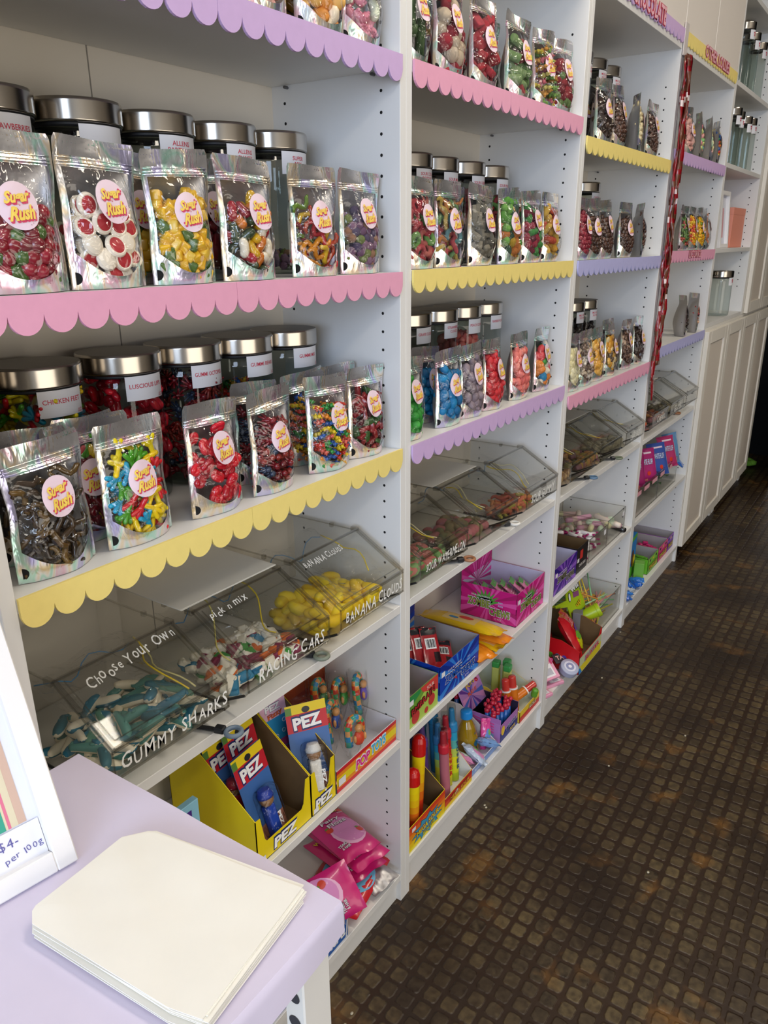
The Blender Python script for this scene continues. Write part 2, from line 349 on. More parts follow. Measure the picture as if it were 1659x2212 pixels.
for bay, (X, lv) in BAY.items():
    t = thing('bookcase', 'tall white ' + NAMES[bay], 'bookcase', (X, 0, 0), group='white bookcases in a row')
    side_panel(0, 0, 2.02, .28, (1,), t); side_panel(.8 - TH, 0, 2.02, .28, (-1,), t)
    bk = MB().add(box(TH, .8 - TH, .272, .279, .05, 2.0))
    bk.add(box(.399, .401, .2715, .272, .05, 2.0), 1)
    bk.build('back_panel', [mat('cream_back_panel', '#DDD6C9', .5), mat('panel_seam', '#8F8A82', .6)], t)
    for z in lv: MB().add(cbox(TH + .0005, .8 - TH - .0005, 0.0005, .271, z - TH, z, .0008)).build('shelf', WHITE, t)
    MB().add(cbox(TH, .8 - TH, .012, .030, 0, lv[0] - TH, .0008)).build('plinth', WHITE, t)
    MB().add(cbox(0.0185, .8 - TH - .0005, 0, .28, 2.002, 2.02, .0008)).build('top_panel', WHITE, t)
    pn = MB()
    for z in lv[1:]:
        for yy in (.05, .235):
            pn.add(tube([(TH, yy, z - TH - .004), (TH + .010, yy, z - TH - .004)], .0025, 6)); pn.add(tube([(.8 - TH, yy, z - TH - .004), (.8 - TH - .010, yy, z - TH - .004)], .0025, 6))
    pn.build('shelf_pin', mat('zinc_pin', '#77777A', .35, 1.0), t)
    c = thing('top_cabinet', 'white cupboard on top of the ' + NAMES[bay], 'cabinet', (X, 0, 2.0205), group='cupboards above the bookcases')
    MB().add(cbox(0, .8, .02, .28, 0, .38, .001)).build('carcass', WHITE2, c)
    for k in (0, 1):
        MB().add(cbox(.002 + .4 * k, .398 + .4 * k, 0, .0185, .003, .377, .0015)).build('door', mat('cream_door', '#E9E1D8', .45), c)

# ------------------------------------------------------------------ scalloped trims
COLR = {'pink': '#E8A5C0', 'yellow': '#F1DC83', 'lilac': '#CDAEDB', 'lavender': '#B4B4E2'}
_trim = {}
def trim(x0, n, ztop, colour, label, length=None, flip=False):
    k = (n, colour)
    if k not in _trim:
        p = .0402; pts = [(0, 0), (0, -.021)]
        for i in range(n):
            for a in range(1, 12):
                th = math.pi * a / 12; pts.append((p * (i + .5) - (p / 2 - .0004) * math.cos(th), -.0205 - .0195 * math.sin(th)))
            pts.append((p * (i + 1), -.0195) if i < n - 1 else (p * n, -.021))
        pts.append((n * p, 0))
        m = MB(); m.add(prism(pts, .004)); _trim[k] = m.mesh('scalloped_trim', [mat('trim_' + colour, COLR[colour], .6, vary=.02, scale=60)])
    o = link('scalloped_trim', _trim[k], None, (x0 + .0005, -.0046, ztop + .0008)); tag(o, label, 'shelf trim', 'scalloped shelf trims'); return o
BN = {1: 'first', 2: 'second', 3: 'third', 4: 'fourth'}
TR = {}
for bay, rows in {1: [(5, 'lilac'), (4, 'pink'), (3, 'yellow')], 2: [(5, 'pink'), (4, 'yellow'), (3, 'lilac')],
                  3: [(9, 'lilac'), (5, 'yellow'), (4, 'lavender'), (3, 'pink')], 4: [(9, 'yellow'), (5, 'lilac'), (4, 'pink'), (3, 'lavender')]}.items():
    X, lv = BAY[bay]
    for li, c in rows:
        z = 2.055 if li == 9 else lv[li]; top = ' along the bookcase top' if li == 9 else ''
        TR[bay, li, 0] = trim(X + TH, 9, z, c, f'{c} scalloped trim, first half of the {c} edge{top}, {BN[bay]} bay')
        TR[bay, li, 1] = trim(X + TH + 9 * .0402 + .0006, 10, z, c, f'{c} scalloped trim, second half of the {c} edge{top}, {BN[bay]} bay')
def sign(tr, s, x, w_, h_, z):
    m = MB()
    for dx, dz, off, mi, b_ in ((0, 0, -.0012, 0, .12), (0, 0, -.0024, 1, .035)):
        m.add(text3(s, (x, off, z), FX, FZ, width=w_, height=h_ * (1 if mi else 1.12), bold=b_), mi)
    m.build('lettering', [ink('#C9405C'), ink('#F3B9C4')], tr)
sign(TR[3, 9, 1], 'CHOCOLATE', .035, .30, .045, -.012)
sign(TR[4, 9, 1], 'OTHER LOLLIES', .06, .38, .036, -.012)
sign(TR[4, 4, 1], 'LICORICE', .06, .19, .026, -.014)
# ------------------------------------------------------------------ cabinets at the end of the row
BEIGE = mat('beige_door_panel', '#D8CDBF', .55); CREAM = mat('cream_frame', '#E6E0D4', .5)
def framed_door(mb_parent, x0, x1, z0, z1, y, name='door', fw_=.055):
    d = MB()
    d.add(box(x0 + fw_, x1 - fw_, y + .008, y + .014, z0 + fw_, z1 - fw_), 1)
    for a in (cbox(x0, x0 + fw_, y, y + .019, z0, z1), cbox(x1 - fw_, x1, y, y + .019, z0, z1), cbox(x0 + fw_, x1 - fw_, y, y + .019, z0, z0 + fw_), cbox(x0 + fw_, x1 - fw_, y, y + .019, z1 - fw_, z1)): d.add(a, 0)
    d.build(name, [CREAM, BEIGE], mb_parent)
for i, X in enumerate((3.2, 4.0)):
    t = thing('base_cabinet', ['white panelled base cabinet under the open shelves of empty jars', 'white panelled base cabinet next to the dark doorway'][i], 'cabinet', (X, 0, 0))
    MB().add(cbox(.001, .799, -.0, .299, .07, 1.083, .001)).build('carcass', WHITE2, t)
    for k in (0, 1): framed_door(t, .003 + .4 * k, .397 + .4 * k, .072, 1.07, -.0195)
    for lx in (.03, .77):
        MB().add(cbox(lx - .022, lx + .022, .01, .054, 0, .07)).build('leg', WHITE2, t)
t = thing('open_cabinet', 'white open shelf unit holding empty jars, on the first base cabinet', 'cabinet', (3.2, 0, 1.0835))
side_panel(0, 0, 1.4, .28, (1,), t); side_panel(.8 - TH, 0, 1.4, .28, (-1,), t)
MB().add(box(TH, .8 - TH, .272, .279, 0, 1.4)).build('back_panel', mat('cream_back_panel', '#DDD6C9', .5), t)
for z in (.018, .327, .658, .956, 1.276): MB().add(cbox(TH, .8 - TH, .0005, .271, z - TH, z, .0008)).build('shelf', WHITE, t)
t = thing('wall_cupboard', 'white panelled two-door cupboard on the base cabinet near the doorway', 'cabinet', (4.0, 0, 1.0835))
MB().add(cbox(.001, .799, .0, .299, .001, 1.4, .001)).build('carcass', WHITE2, t)
for k in (0, 1): framed_door(t, .04 + .38 * k, .417 + .38 * k, .004, 1.39, -.0195)
t = thing('display_plinth', 'white display cabinet across the aisle, only its corner in view', 'cabinet', (4.67, -.72, 0))
MB().add(cbox(0, .5, 0, .545, 0, .04, .003)).build('foot', WHITE2, t)
MB().add(cbox(0, .5, 0, .545, .0405, .9, .003)).build('body', WHITE2, t)
g = MB()
for k in range(9):
    a = rnd.uniform(0, 6.28); g.add(ell((.03 * math.cos(a), .03 * math.sin(a), .022 + .004 * (k % 3)), (.035, .03, .022), 1), smooth=True)
tag(g.build('cleaning_cloth', mat('lime_cloth', '#6FA62E', .8), None, (5.15, .02, 0)), 'crumpled lime green cloth on the floor by the dark doorway', 'cloth')

t = thing('photo_frame', 'small white frame with pink picture standing in the open cabinet', 'picture frame', (3.455, .035, 1.4112), R(0), rx=R(-4))
m = MB()
for x0, x1, z0, z1 in ((0, .018, 0, .24), (.152, .17, 0, .24), (.018, .152, 0, .018), (.018, .152, .222, .24)): m.add(cbox(x0, x1, 0, .02, z0, z1, .001))
m.build('frame_moulding', [mat('white_picture_frame', '#EDEBEA', .4)], t); MB().add(box(.01, .16, .014, .018, .01, .23)).build('mat_board', [mat('frame_mat_white', '#E4E6F2', .5)], t)
MB().add(poly([(.04, .0136, .045), (.11, .0136, .045), (.11, .0136, .17), (.04, .0136, .17)])).build('pink_picture', [mat('print_e0a0aa', '#E0A0AA', .45)], t)
for k, (x, y, w_, h_, d_) in enumerate([(3.68, .040, .275, .175, .05), (3.66, .100, .185, .245, .05)]):
    t = thing('coral_box', ['lower coral pink box standing beside the small white frame', 'taller coral pink box behind the lower one'][k], 'box', (x, y, 1.4112), R(0), 'coral boxes in the open cabinet')
    MB().add(cbox(0, w_, 0, d_, 0, h_, .001)).build('box_body', [mat('coral_card', '#E8957E', .6)], t); MB().add(cbox(-.001, w_ + .001, -.001, d_ + .001, h_ - .03, h_ + .0012, .0005)).build('lid', [mat('coral_card', '#E8957E', .6)], t)
# ------------------------------------------------------------------ sweets
def join(*gs):
    v = []; f = []
    for g in gs:
        o = len(v); v += list(g[0]); f += [tuple(i + o for i in q) for q in g[1]]
    return v, f
def capsule(a, b, r, seg=8):
    a, b = Vector(a), Vector(b); d = (b - a).normalized(); P = [a - d * r * .95, a - d * r * .6, a, b, b + d * r * .6, b + d * r * .95]
    return tube(P, [r * .3, r * .8, r, r, r * .8, r * .3], seg)
def arc(r, a0, a1, n, z=0): return [(r * math.cos(a0 + (a1 - a0) * i / n), r * math.sin(a0 + (a1 - a0) * i / n), z) for i in range(n + 1)]
SH = {}
SH['ball'] = lambda s: ell((0, 0, 0), (.5, .5, .5), s)
SH['egg'] = lambda s: ell((0, 0, 0), (.56, .4, .4), s)
SH['bean'] = lambda s: tube([(-.5, -.08, 0), (-.42, -.05, 0), (-.2, .02, 0), (0, .05, 0), (.2, .02, 0), (.42, -.05, 0), (.5, -.08, 0)], [.06, .2, .27, .26, .27, .2, .06], 8)
SH['disc'] = lambda s: lathe([(.3, -.17), (.46, -.1), (.5, 0), (.44, .12), (.25, .2)], 14)
SH['stick'] = lambda s: tube([(-.6, 0, 0), (-.58, 0, 0), (.58, 0, 0), (.6, 0, 0)], [.15, .2, .2, .15], 8)
SH['tube'] = lambda s: lathe([(.22, -.5), (.27, -.47), (.27, .47), (.22, .5)], 10)
SH['worm'] = lambda s: tube([(-.75, 0, 0), (-.6, .2, 0), (-.35, .22, .05), (-.1, -.02, 0), (.15, -.2, 0), (.4, -.08, .05), (.6, .15, 0), (.75, .2, 0)], [.08, .14, .15, .15, .15, .15, .14, .08], 7)
SH['block'] = lambda s: cbox(-.42, .42, -.36, .36, -.36, .36, .13, 2)
SH['slab'] = lambda s: cbox(-.5, .5, -.2, .2, -.3, .3, .09, 2)
SH['cone'] = lambda s: lathe([(.05, -.5), (.3, -.42), (.38, -.3), (.33, 0), (.2, .35), (.08, .5)], 12)
SH['foot'] = lambda s: join(capsule((0, -.5, 0), (0, 0, 0), .15), capsule((0, 0, 0), (-.32, .42, 0), .13), capsule((0, 0, 0), (0, .5, .05), .13), capsule((0, 0, 0), (.32, .42, 0), .13))
SH['bear'] = lambda s: join(ell((0, 0, 0), (.27, .22, .34), 1), ell((0, -.02, .42), (.22, .2, .21), 1), *[ell((x, -.05, z), (.1, .15, .1), 1) for x, z in ((-.22, .12), (.22, .12), (-.17, -.32), (.17, -.32))], ell((-.17, 0, .6), (.08, .06, .08), 1), ell((.17, 0, .6), (.08, .06, .08), 1))
SH['octo'] = lambda s: join(ell((0, 0, .2), (.3, .25, .28), 1), *[capsule((.18 * math.cos(a), .14 * math.sin(a), 0), (.42 * math.cos(a), .3 * math.sin(a), -.4), .09, 6) for a in [k * 1.05 for k in range(6)]])
SH['lips'] = lambda s: join(tube(arc(.6, 2.4, .74, 8, 0), [.08, .16, .2, .18, .15, .18, .2, .16, .08], 8), tube([(p[0], .72 - p[1] * .55 - .1, 0) for p in arc(.6, 2.4, .74, 8)], [.06, .16, .22, .24, .24, .24, .22, .16, .06], 8))
SH['ring'] = lambda s: tube(arc(.34, 0, 2 * math.pi, 14)[:-1], .16, 7, closed=True)
SH['drop'] = lambda s: lathe([(.1, -.3), (.42, -.26), (.45, -.1), (.3, .12), (.08, .32)], 12)
SH['teeth'] = lambda s: join(tube(arc(.42, .3, 2.84, 10), [.14, .2, .22, .22, .22, .22, .22, .22, .22, .2, .14], 7), *[ell((.42 * math.cos(a), .42 * math.sin(a), .14), (.1, .1, .14), 1) for a in [.45 + k * .37 for k in range(7)]])
def _shark(s):
    return join(tube([(-.62, .02, 0), (-.58, .02, 0), (-.42, 0, .01), (-.15, -.02, .02), (.12, -.01, .01), (.38, .03, 0), (.58, .07, .02), (.64, .09, .04)], [.05, .12, .17, .185, .17, .13, .115, .05], 10), ell((.60, .0, .03), (.07, .16, .07), 1), ell((-.02, -.01, .17), (.11, .05, .08), 1))
SH['shark'] = _shark
SH['car'] = lambda s: join(cbox(-.5, .5, -.25, .25, -.22, .14, .12, 3), cbox(-.3, .25, -.22, .22, 0, .28, .11, 3), *[ell((x, y, -.16), (.13, .07, .13), 1) for x in (-.3, .3) for y in (-.2, .2)])
SH['banana'] = lambda s: tube([(-.5, .12, 0), (-.42, .08, 0), (-.2, -.04, 0), (.05, -.08, 0), (.3, -.02, 0), (.46, .1, 0), (.52, .16, 0)], [.05, .18, .27, .29, .25, .16, .05], 9)
SH['half'] = lambda s: lathe([(.06, -.21), (.30, -.19), (.45, -.11), (.5, 0), (.46, .09), (.39, .125), (.345, .11), (.30, .12), (.15, .145), (.03, .15)], 18)
SH['crumb'] = lambda s: join(*[ell((.22 * math.cos(k * 2.4), .22 * math.sin(k * 2.4), .2 * math.cos(k * 1.7)), (.26, .26, .24), 1) for k in range(7)])
_cm = {}
def sweet_mat(h, kind='gummy'):
    k = kind + '_' + h.strip('#').lower()
    if kind == 'gummy': return mat(k, h, .22, coat=.25, sss=.12)
    if kind == 'sour': return mat(k, h, .85, bump=.7, bscale=900, vary=.10, scale=700)
    if kind == 'matt': return mat(k, h, .55, vary=.04, scale=120)
    return mat(k, h, .33, coat=.2, vary=.05, scale=80)
def sweet_mesh(shape, cols, kind, sub=2, split=None):
    """split 'z': lower half first colour, upper half second; 'x': along the length; 'b': second island"""
    k = (shape, tuple(cols), kind, sub, split)
    if k in _cm: return _cm[k]
    v, f = SH[shape](sub); ms = []
    for q in f:
        c = [sum(v[i][a] for i in q) / len(q) for a in range(3)]
        ms.append(0 if not split else int((c[2] > .01) if split == 'z' else (c[0] > .03) if split == 'x' else (c[2] > .05 and math.hypot(c[0], c[1]) < .35)))
    m = MB(); m.add((v, f, ms), None, smooth=True)
    _cm[k] = m.mesh('sweet', [sweet_mat(c, kind) for c in cols]); return _cm[k]
# kind: shape, size in metres, [colour sets], surface, fill height (share of bag), split, words
K = {
 'berry': ('ball', .019, [['#8E1D2C'], ['#7A1A28'], ['#4C6A32'], ['#A02838']], 'gummy', .58, None, 'dark red and green jelly berries'),
 'cream': ('half', .027, [['#F1E6D2', '#B3202C']], 'matt', .66, 'b', 'strawberry and cream gummies'),
 'pine': ('block', .019, [['#E6B21E'], ['#EDC445'], ['#E6B21E'], ['#4E6B2C']], 'candy', .66, None, 'yellow and green pineapple sweets'),
 'ruby': ('slab', .024, [['#6E1420'], ['#84202A'], ['#5A2A18']], 'gummy', .62, None, 'dark red gummies'),
 'party': ('bean', .026, [['#A11F2E'], ['#C9701F'], ['#8C2231'], ['#E9DFC8'], ['#D9A81E'], ['#3B4A30']], 'gummy', .66, None, 'mixed red, orange and cream party gummies'),
 'snake': ('worm', .027, [['#A63A22'], ['#D4881F'], ['#B62A35'], ['#5E7A2A'], ['#D8B02A'], ['#7B2630']], 'gummy', .64, None, 'red, orange and green snake gummies'),
 'sugar': ('ball', .017, [['#8D6583'], ['#A27B93'], ['#7E6B80'], ['#B98A6B'], ['#8E9A58'], ['#6A5A78']], 'sour', .6, None, 'purple sugared jelly balls'),
 'cola': ('worm', .026, [['#3B2A18'], ['#5A431F'], ['#2A1F16'], ['#6B5228']], 'gummy', .72, None, 'dark brown cola frogs'),
 'feet': ('foot', .026, [['#F0CC12'], ['#F0CC12'], ['#1F9FC4'], ['#4C9E22'], ['#D8222C'], ['#E7D01A']], 'gummy', .76, None, 'yellow, blue, green and red chicken feet'),
 'lips': ('lips', .026, [['#C4142A'], ['#D1202F'], ['#A90F22']], 'gummy', .72, None, 'shiny red lip gummies'),
 'octo': ('octo', .022, [['#7A1420'], ['#8D1D28'], ['#2B3A52'], ['#6A1420'], ['#93302A']], 'gummy', .70, None, 'dark red octopus gummies'),
 'bears': ('bear', .019, [['#C8321F'], ['#D8831E'], ['#E3C320'], ['#2456A0'], ['#2F8A3A'], ['#D9A02A'], ['#CF5A48']], 'gummy', .74, None, 'rainbow gummy bears'),
 'mix': ('slab', .020, [['#7A1A22'], ['#93262B'], ['#3A5A2C'], ['#4E1A22']], 'gummy', .72, None, 'dark red and green gummy mix'),
 'orange': ('egg', .027, [['#E0913A'], ['#E9B45E'], ['#F0DFC0']], 'matt', .9, None, 'orange and cream gummy eggs'),
 'teeth': ('teeth', .034, [['#E79AAE'], ['#DCE3C8'], ['#EDA9B8'], ['#D88496']], 'matt', .9, None, 'pink and white milk teeth'),
 'amber': ('slab', .026, [['#9A6A1E'], ['#B07C28']], 'gummy', .8, None, 'amber gummies'),
 'plum': ('slab', .024, [['#5A2038'], ['#7A3048']], 'gummy', .8, None, 'plum coloured gummies'),
 'strap': ('stick', .05, [['#4F6E3C'], ['#5C7C48']], 'sour', .75, None, 'green sour straps'),
 'rtube': ('tube', .034, [['#B5303A'], ['#A02A34']], 'sour', .75, None, 'red sour tubes'),
 'rcream': ('ball', .030, [['#B9303F'], ['#A82636'], ['#EAD3B4']], 'sour', .85, None, 'red strawberry balls with cream dots'),
 'brick': ('slab', .034, [['#C43A44'], ['#B73039'], ['#D0505A']], 'sour', .85, None, 'red sour bricks'),
 'gtube': ('tube', .036, [['#7FA060'], ['#94B074'], ['#B04A4A']], 'sour', .8, None, 'green sour tubes with red ends'),
 'sbear': ('bear', .026, [['#E6D04A'], ['#E2A24E'], ['#D8707A'], ['#8CB85A'], ['#EBDC7A']], 'sour', .8, None, 'yellow and pink sour bears'),
 'cherry': ('ball', .022, [['#A8323A'], ['#8C2630'], ['#6E8A4A']], 'sour', .75, None, 'red and green sour cherries'),
 'peach': ('ring', .032, [['#D9565C'], ['#E27A6E'], ['#84B862'], ['#CF4450']], 'sour', .8, None, 'red and green sour peach hearts'),
 'sworm': ('worm', .032, [['#D98A4A'], ['#6FA2A6'], ['#D45A5E'], ['#D9B85A'], ['#7CA86A']], 'sour', .82, None, 'multicoloured sour worms'),
 'olive': ('tube', .028, [['#4A5236'], ['#5C6444']], 'sour', .7, None, 'dark green sour sweets'),
 'greyc': ('slab', .026, [['#8E8878'], ['#6F6A5E'], ['#A39A86']], 'sour', .78, None, 'grey brown sour cola bottles'),
 'gyo': ('egg', .026, [['#6AAE46'], ['#D9AE3A'], ['#D8813A'], ['#3E5E48'], ['#86BE5A']], 'sour', .82, None, 'green, yellow and orange sour drops'),
 'melon': ('egg', .023, [['#4E9A4A'], ['#5FA85A'], ['#B0364A'], ['#7A2238']], 'sour', .78, None, 'green and red sour melons'),
 'fizz': ('bean', .034, [['#EDAE3C'], ['#F0C052'], ['#D9583A'], ['#EBA02C']], 'sour', .85, None, 'orange and red fizzy bottles'),
 'lime': ('egg', .026, [['#35A035'], ['#2C9030'], ['#4CB04A']], 'matt', .74, None, 'bright green clouds'),
 'blue': ('egg', .028, [['#0B74A8'], ['#1284B8'], ['#0A6698']], 'matt', .76, None, 'bright blue clouds'),
 'mauve': ('egg', .025, [['#85747A'], ['#94838A'], ['#766870']], 'matt', .78, None, 'mauve grey grape clouds'),
 'red': ('egg', .022, [['#C8202C'], ['#B51A26'], ['#D93038']], 'matt', .76, None, 'red strawberry clouds'),
 'coral': ('egg', .026, [['#E9796E'], ['#EE8A7C'], ['#E06A62']], 'matt', .78, None, 'coral peach clouds'),
 'rain': ('egg', .030, [['#E8DCC4'], ['#D4444A'], ['#2E86B0'], ['#4EA048'], ['#E0812E'], ['#E8DCC4']], 'matt', .80, None, 'red, blue, green and cream rainbow clouds'),
 'choc': ('ball', .017, [['#4A2C1E'], ['#5A382A'], ['#3E2418']], 'candy', .72, None, 'milk chocolate balls'),
 'dchoc': ('slab', .026, [['#2E1E18'], ['#3A2820']], 'candy', .75, None, 'dark chocolate pieces'),
 'rasp': ('ball', .017, [['#9A2A3C'], ['#8A2234']], 'candy', .75, None, 'raspberry coated balls'),
 'white': ('ball', .020, [['#E6D6A8'], ['#DCC894']], 'candy', .8, None, 'white chocolate balls'),
 'sult': ('crumb', .020, [['#4A2E22'], ['#5C3C2E']], 'candy', .78, None, 'chocolate sultanas'),
 'butt': ('disc', .024, [['#E5DCA8'], ['#EBE4BC']], 'candy', .78, None, 'white chocolate buttons'),
 'speck': ('crumb', .024, [['#8A7462'], ['#C7B49A'], ['#5A4438'], ['#D8CCBA']], 'candy', .8, None, 'speckled nut clusters'),
 'obutt': ('disc', .024, [['#EDB95A'], ['#F0C46C'], ['#E4A840']], 'candy', .8, None, 'orange chocolate buttons'),
 'honey': ('disc', .025, [['#E8B44C'], ['#EDD59A'], ['#5A4634'], ['#D69A2E']], 'candy', .8, None, 'honeycomb and caramel buttons'),
 'rocky': ('crumb', .024, [['#4E3428'], ['#6A4C3A'], ['#B89A80']], 'candy', .8, None, 'chocolate nut clusters'),
 'pastel': ('egg', .022, [['#6EC4C4'], ['#E48A96'], ['#D8DC84'], ['#8CC87A'], ['#F0A8A0']], 'candy', .75, None, 'pastel sugar eggs'),
 'heart': ('disc', .020, [['#E9B4B0'], ['#E4D6A0'], ['#C8DDB4']], 'candy', .75, None, 'pastel candy hearts'),
 'multi': ('ball', .018, [['#C93A2C'], ['#2E5AA0'], ['#E8C22E'], ['#3E9A4A'], ['#E07A2A']], 'candy', .8, None, 'bright coloured chocolate drops'),
 'jelly': ('bean', .016, [['#E8881E'], ['#F0B41E'], ['#D8482A'], ['#F0CE3A']], 'candy', .8, None, 'orange and yellow jelly beans'),
 'gjelly': ('bean', .016, [['#4A6A34'], ['#6A8A44'], ['#B04A3A']], 'candy', .75, None, 'green jelly beans'),
 'yjelly': ('bean', .018, [['#F2C41E'], ['#6A9A3A'], ['#F0B010']], 'candy', .75, None, 'yellow and green jelly beans'),
 'tan': ('stick', .05, [['#C07A54'], ['#B06C48']], 'candy', .8, None, 'tan toffee sticks'),
 'wrapd': ('tube', .022, [['#D8704A'], ['#8A4A7A'], ['#E0B08A'], ['#B03A3A']], 'candy', .7, None, 'wrapped fruit lollies'),
 'pinkc': ('bean', .026, [['#E8B8A8'], ['#E0A49A']], 'matt', .8, None, 'pale pink musk sticks'),
}
# ------------------------------------------------------------------ stand-up pouches
PWID, PHEI, PDEP = .107, .157, .029
def pouch_shape(var):
    pr = random.Random(var * 13 + 1); pin = [pr.uniform(.03, .10) for _ in range(2)]; pz = [pr.uniform(.45, .65) for _ in range(2)]; sag = pr.uniform(-.004, .004); bulge = pr.uniform(.92, 1.08)
    def P(u, v, side=-1, off=0.0):
        sd = 0 if u < 0 else 1
        x = u * PWID / 2 * (1 - pin[sd] * math.exp(-((v - pz[sd]) / .16) ** 2) + .03 * (v - .5))
        tv = PDEP * bulge * max(0, 1 - (v / .84) ** 2.3) ** .6 * (.62 + .38 * min(1, v / .28)) if v < .84 else 0
        uu = min(1, abs(u) / .93); y = tv * (1 - uu ** 2.6) * (1 + .12 * math.sin(5 * u + var) * math.sin(7 * v + var))
        z = v * PHEI + sag * u * v - .0025 * (1 - abs(u)) ** 2 * 0
        if v > .95: x *= 1 - .06 * ((v - .95) / .05) ** 3
        yb = .002 * v + (.004 * math.sin(3 * u + var) if v > .84 else 0) * (v - .84) / .16
        return (x, side * (y + off) + yb, z)
    return P
def vb(u): return .085 + .165 * abs(u / .88) ** 2.1
def pouch_meshes(var):
    P = pouch_shape(var); me = {}
    f = MB(); U = .86
    f.add(grid(2, 30, lambda a, b: P(-1 + a * (1 - U), b)), 0, smooth=True); f.add(grid(2, 30, lambda a, b: P(U + a * (1 - U), b)), 0, smooth=True)
    f.add(grid(20, 5, lambda a, b: P(-U + a * 2 * U, b * vb(-U + a * 2 * U))), 0, smooth=True)
    f.add(grid(16, 6, lambda a, b: P(-U + a * 2 * U, .80 + b * .20)), 0, smooth=True)
    f.add(grid(24, 24, lambda a, b: P(1 - 2 * a, b, 1)), 1, smooth=True)
    f.add(grid(16, 4, lambda a, b: P(-1 + 2 * a, 0, -1 + 2 * b)), 1)
    q = [P(-.90 + .10 * math.sin(t) , .075 + .042 * math.cos(t), -1, .0004) for t in [math.pi * k / 10 for k in range(11)]]; f.add(poly(q), 2)
    me['foil_body'] = f.mesh('foil_body', [FOIL, SILVER, HOLE])
    g = MB().add(grid(22, 20, lambda a, b: P(-U + a * 2 * U, vb(-U + a * 2 * U) + b * (.80 - vb(-U + a * 2 * U)))), 0, smooth=True)
    me['clear_front'] = g.mesh('clear_front', [POUCHFILM])
    z = MB()
    for v in (.815, .835, .86):
        z.add(tube([(lambda p: (p[0], p[1] - .0006, p[2]))(P(-.94 + 1.88 * k / 10, v)) for k in range(11)], .0009, 5), 0, smooth=True)
    me['zip_strip'] = z.mesh('zip_strip', [FOIL])
    u0, v0, r = .04 + .10 * ((var * 7) % 3 - 1), .565 + .025 * ((var * 5) % 3 - 1), .0232
    def S(a, b, off): return P(u0 + a / (PWID / 2), v0 + b / PHEI, -1, off)
    s = MB(); s.add(grid(28, 5, lambda a, b: S(r * (.02 + .98 * b) * math.cos(2 * math.pi * a), r * (.02 + .98 * b) * math.sin(2 * math.pi * a), .0011)), 0, smooth=True)
    s.add(poly([S(r * .021 * math.cos(k), r * .021 * math.sin(k), .0011) for k in range(6)]), 0); me['round_sticker'] = s.mesh('round_sticker', [STICKER])
    l = MB()
    for dx, dz, off, mi in ((.0017, -.0019, .0016, 1), (.0009, -.0010, .0017, 1), (0, 0, .0021, 0)):
        for t, cx, cz, h_, wd in (('Sugar', -.0012, .0072, .0150, .0310), ('Rush', .0012, -.0068, .0140, .0300)):
            vv, ff, W_, H_ = text2d(t, .06, .30)
            l.add(([S(cx + dx + p[0] * wd / W_, cz + dz + p[1] * h_ / H_ + .12 * p[0] * wd / W_, off) for p in vv], ff), mi)
    for cx, cz, rr in ((.0125, .0135, .0017), (.0155, .0122, .0014), (-.0135, -.0125, .0016)): l.add(poly([S(cx + rr * math.cos(k * .8), cz + rr * .8 * math.sin(k * .8), .0017) for k in range(8)]), 1)
    for k in range(7):
        a = -1.15 + .16 * k; l.add(poly([S(.0195 * math.cos(a) + .0006 * math.cos(t), .0195 * math.sin(a) + .0008 * math.sin(t), .0017) for t in (0, 1.5, 3, 4.6)]), 2)
    me['lettering'] = l.mesh('lettering', [YEL, PINKRED, ink('#B79AA4')])
    return P, me
PV = [pouch_meshes(k) for k in range(6)]
def fill_spots(kind, var, rr, back=True):
    shape, size, cols, surf, fill, split, words = K[kind]; P = PV[var][0]; out = []
    step = size * .64; nz = int(fill * PHEI / step); nx = int(PWID * .80 / step)
    for lay in (0, 1):
        for j in range(nz + 1):
            for i in range(nx + 1):
                u = (-.82 + 1.64 * (i + (.5 if j % 2 else 0) + rr.uniform(-.2, .2)) / max(1, nx)); v = .075 + (fill - .07) * (j + rr.uniform(-.22, .22)) / max(1, nz)
                if lay and (i + j) % 2 == 0: continue
                if abs(u) > .86 - size * 8 or v < vb(u) - .09 or v > fill + .02 * rr.uniform(-2, 1): continue
                p = P(u, v, -1); b = P(u, v, 1); t = (b[1] - p[1])
                if t < .006: continue
                sy = min(1.0, t / size * .72); y = p[1] + size * .46 * sy + .0012 if not lay else (p[1] + b[1]) / 2 + .003
                out.append(((p[0] * .97, y, p[2]), sy, rr.choice(cols), (rr.uniform(0, 6.28), rr.uniform(0, 6.28), rr.uniform(0, 6.28))))
    out.sort(key=lambda q: q[0][1]); return out[:99]
FLAT = {'half', 'foot', 'lips', 'octo', 'bear', 'disc', 'ring', 'teeth', 'worm'}
NP = [0]
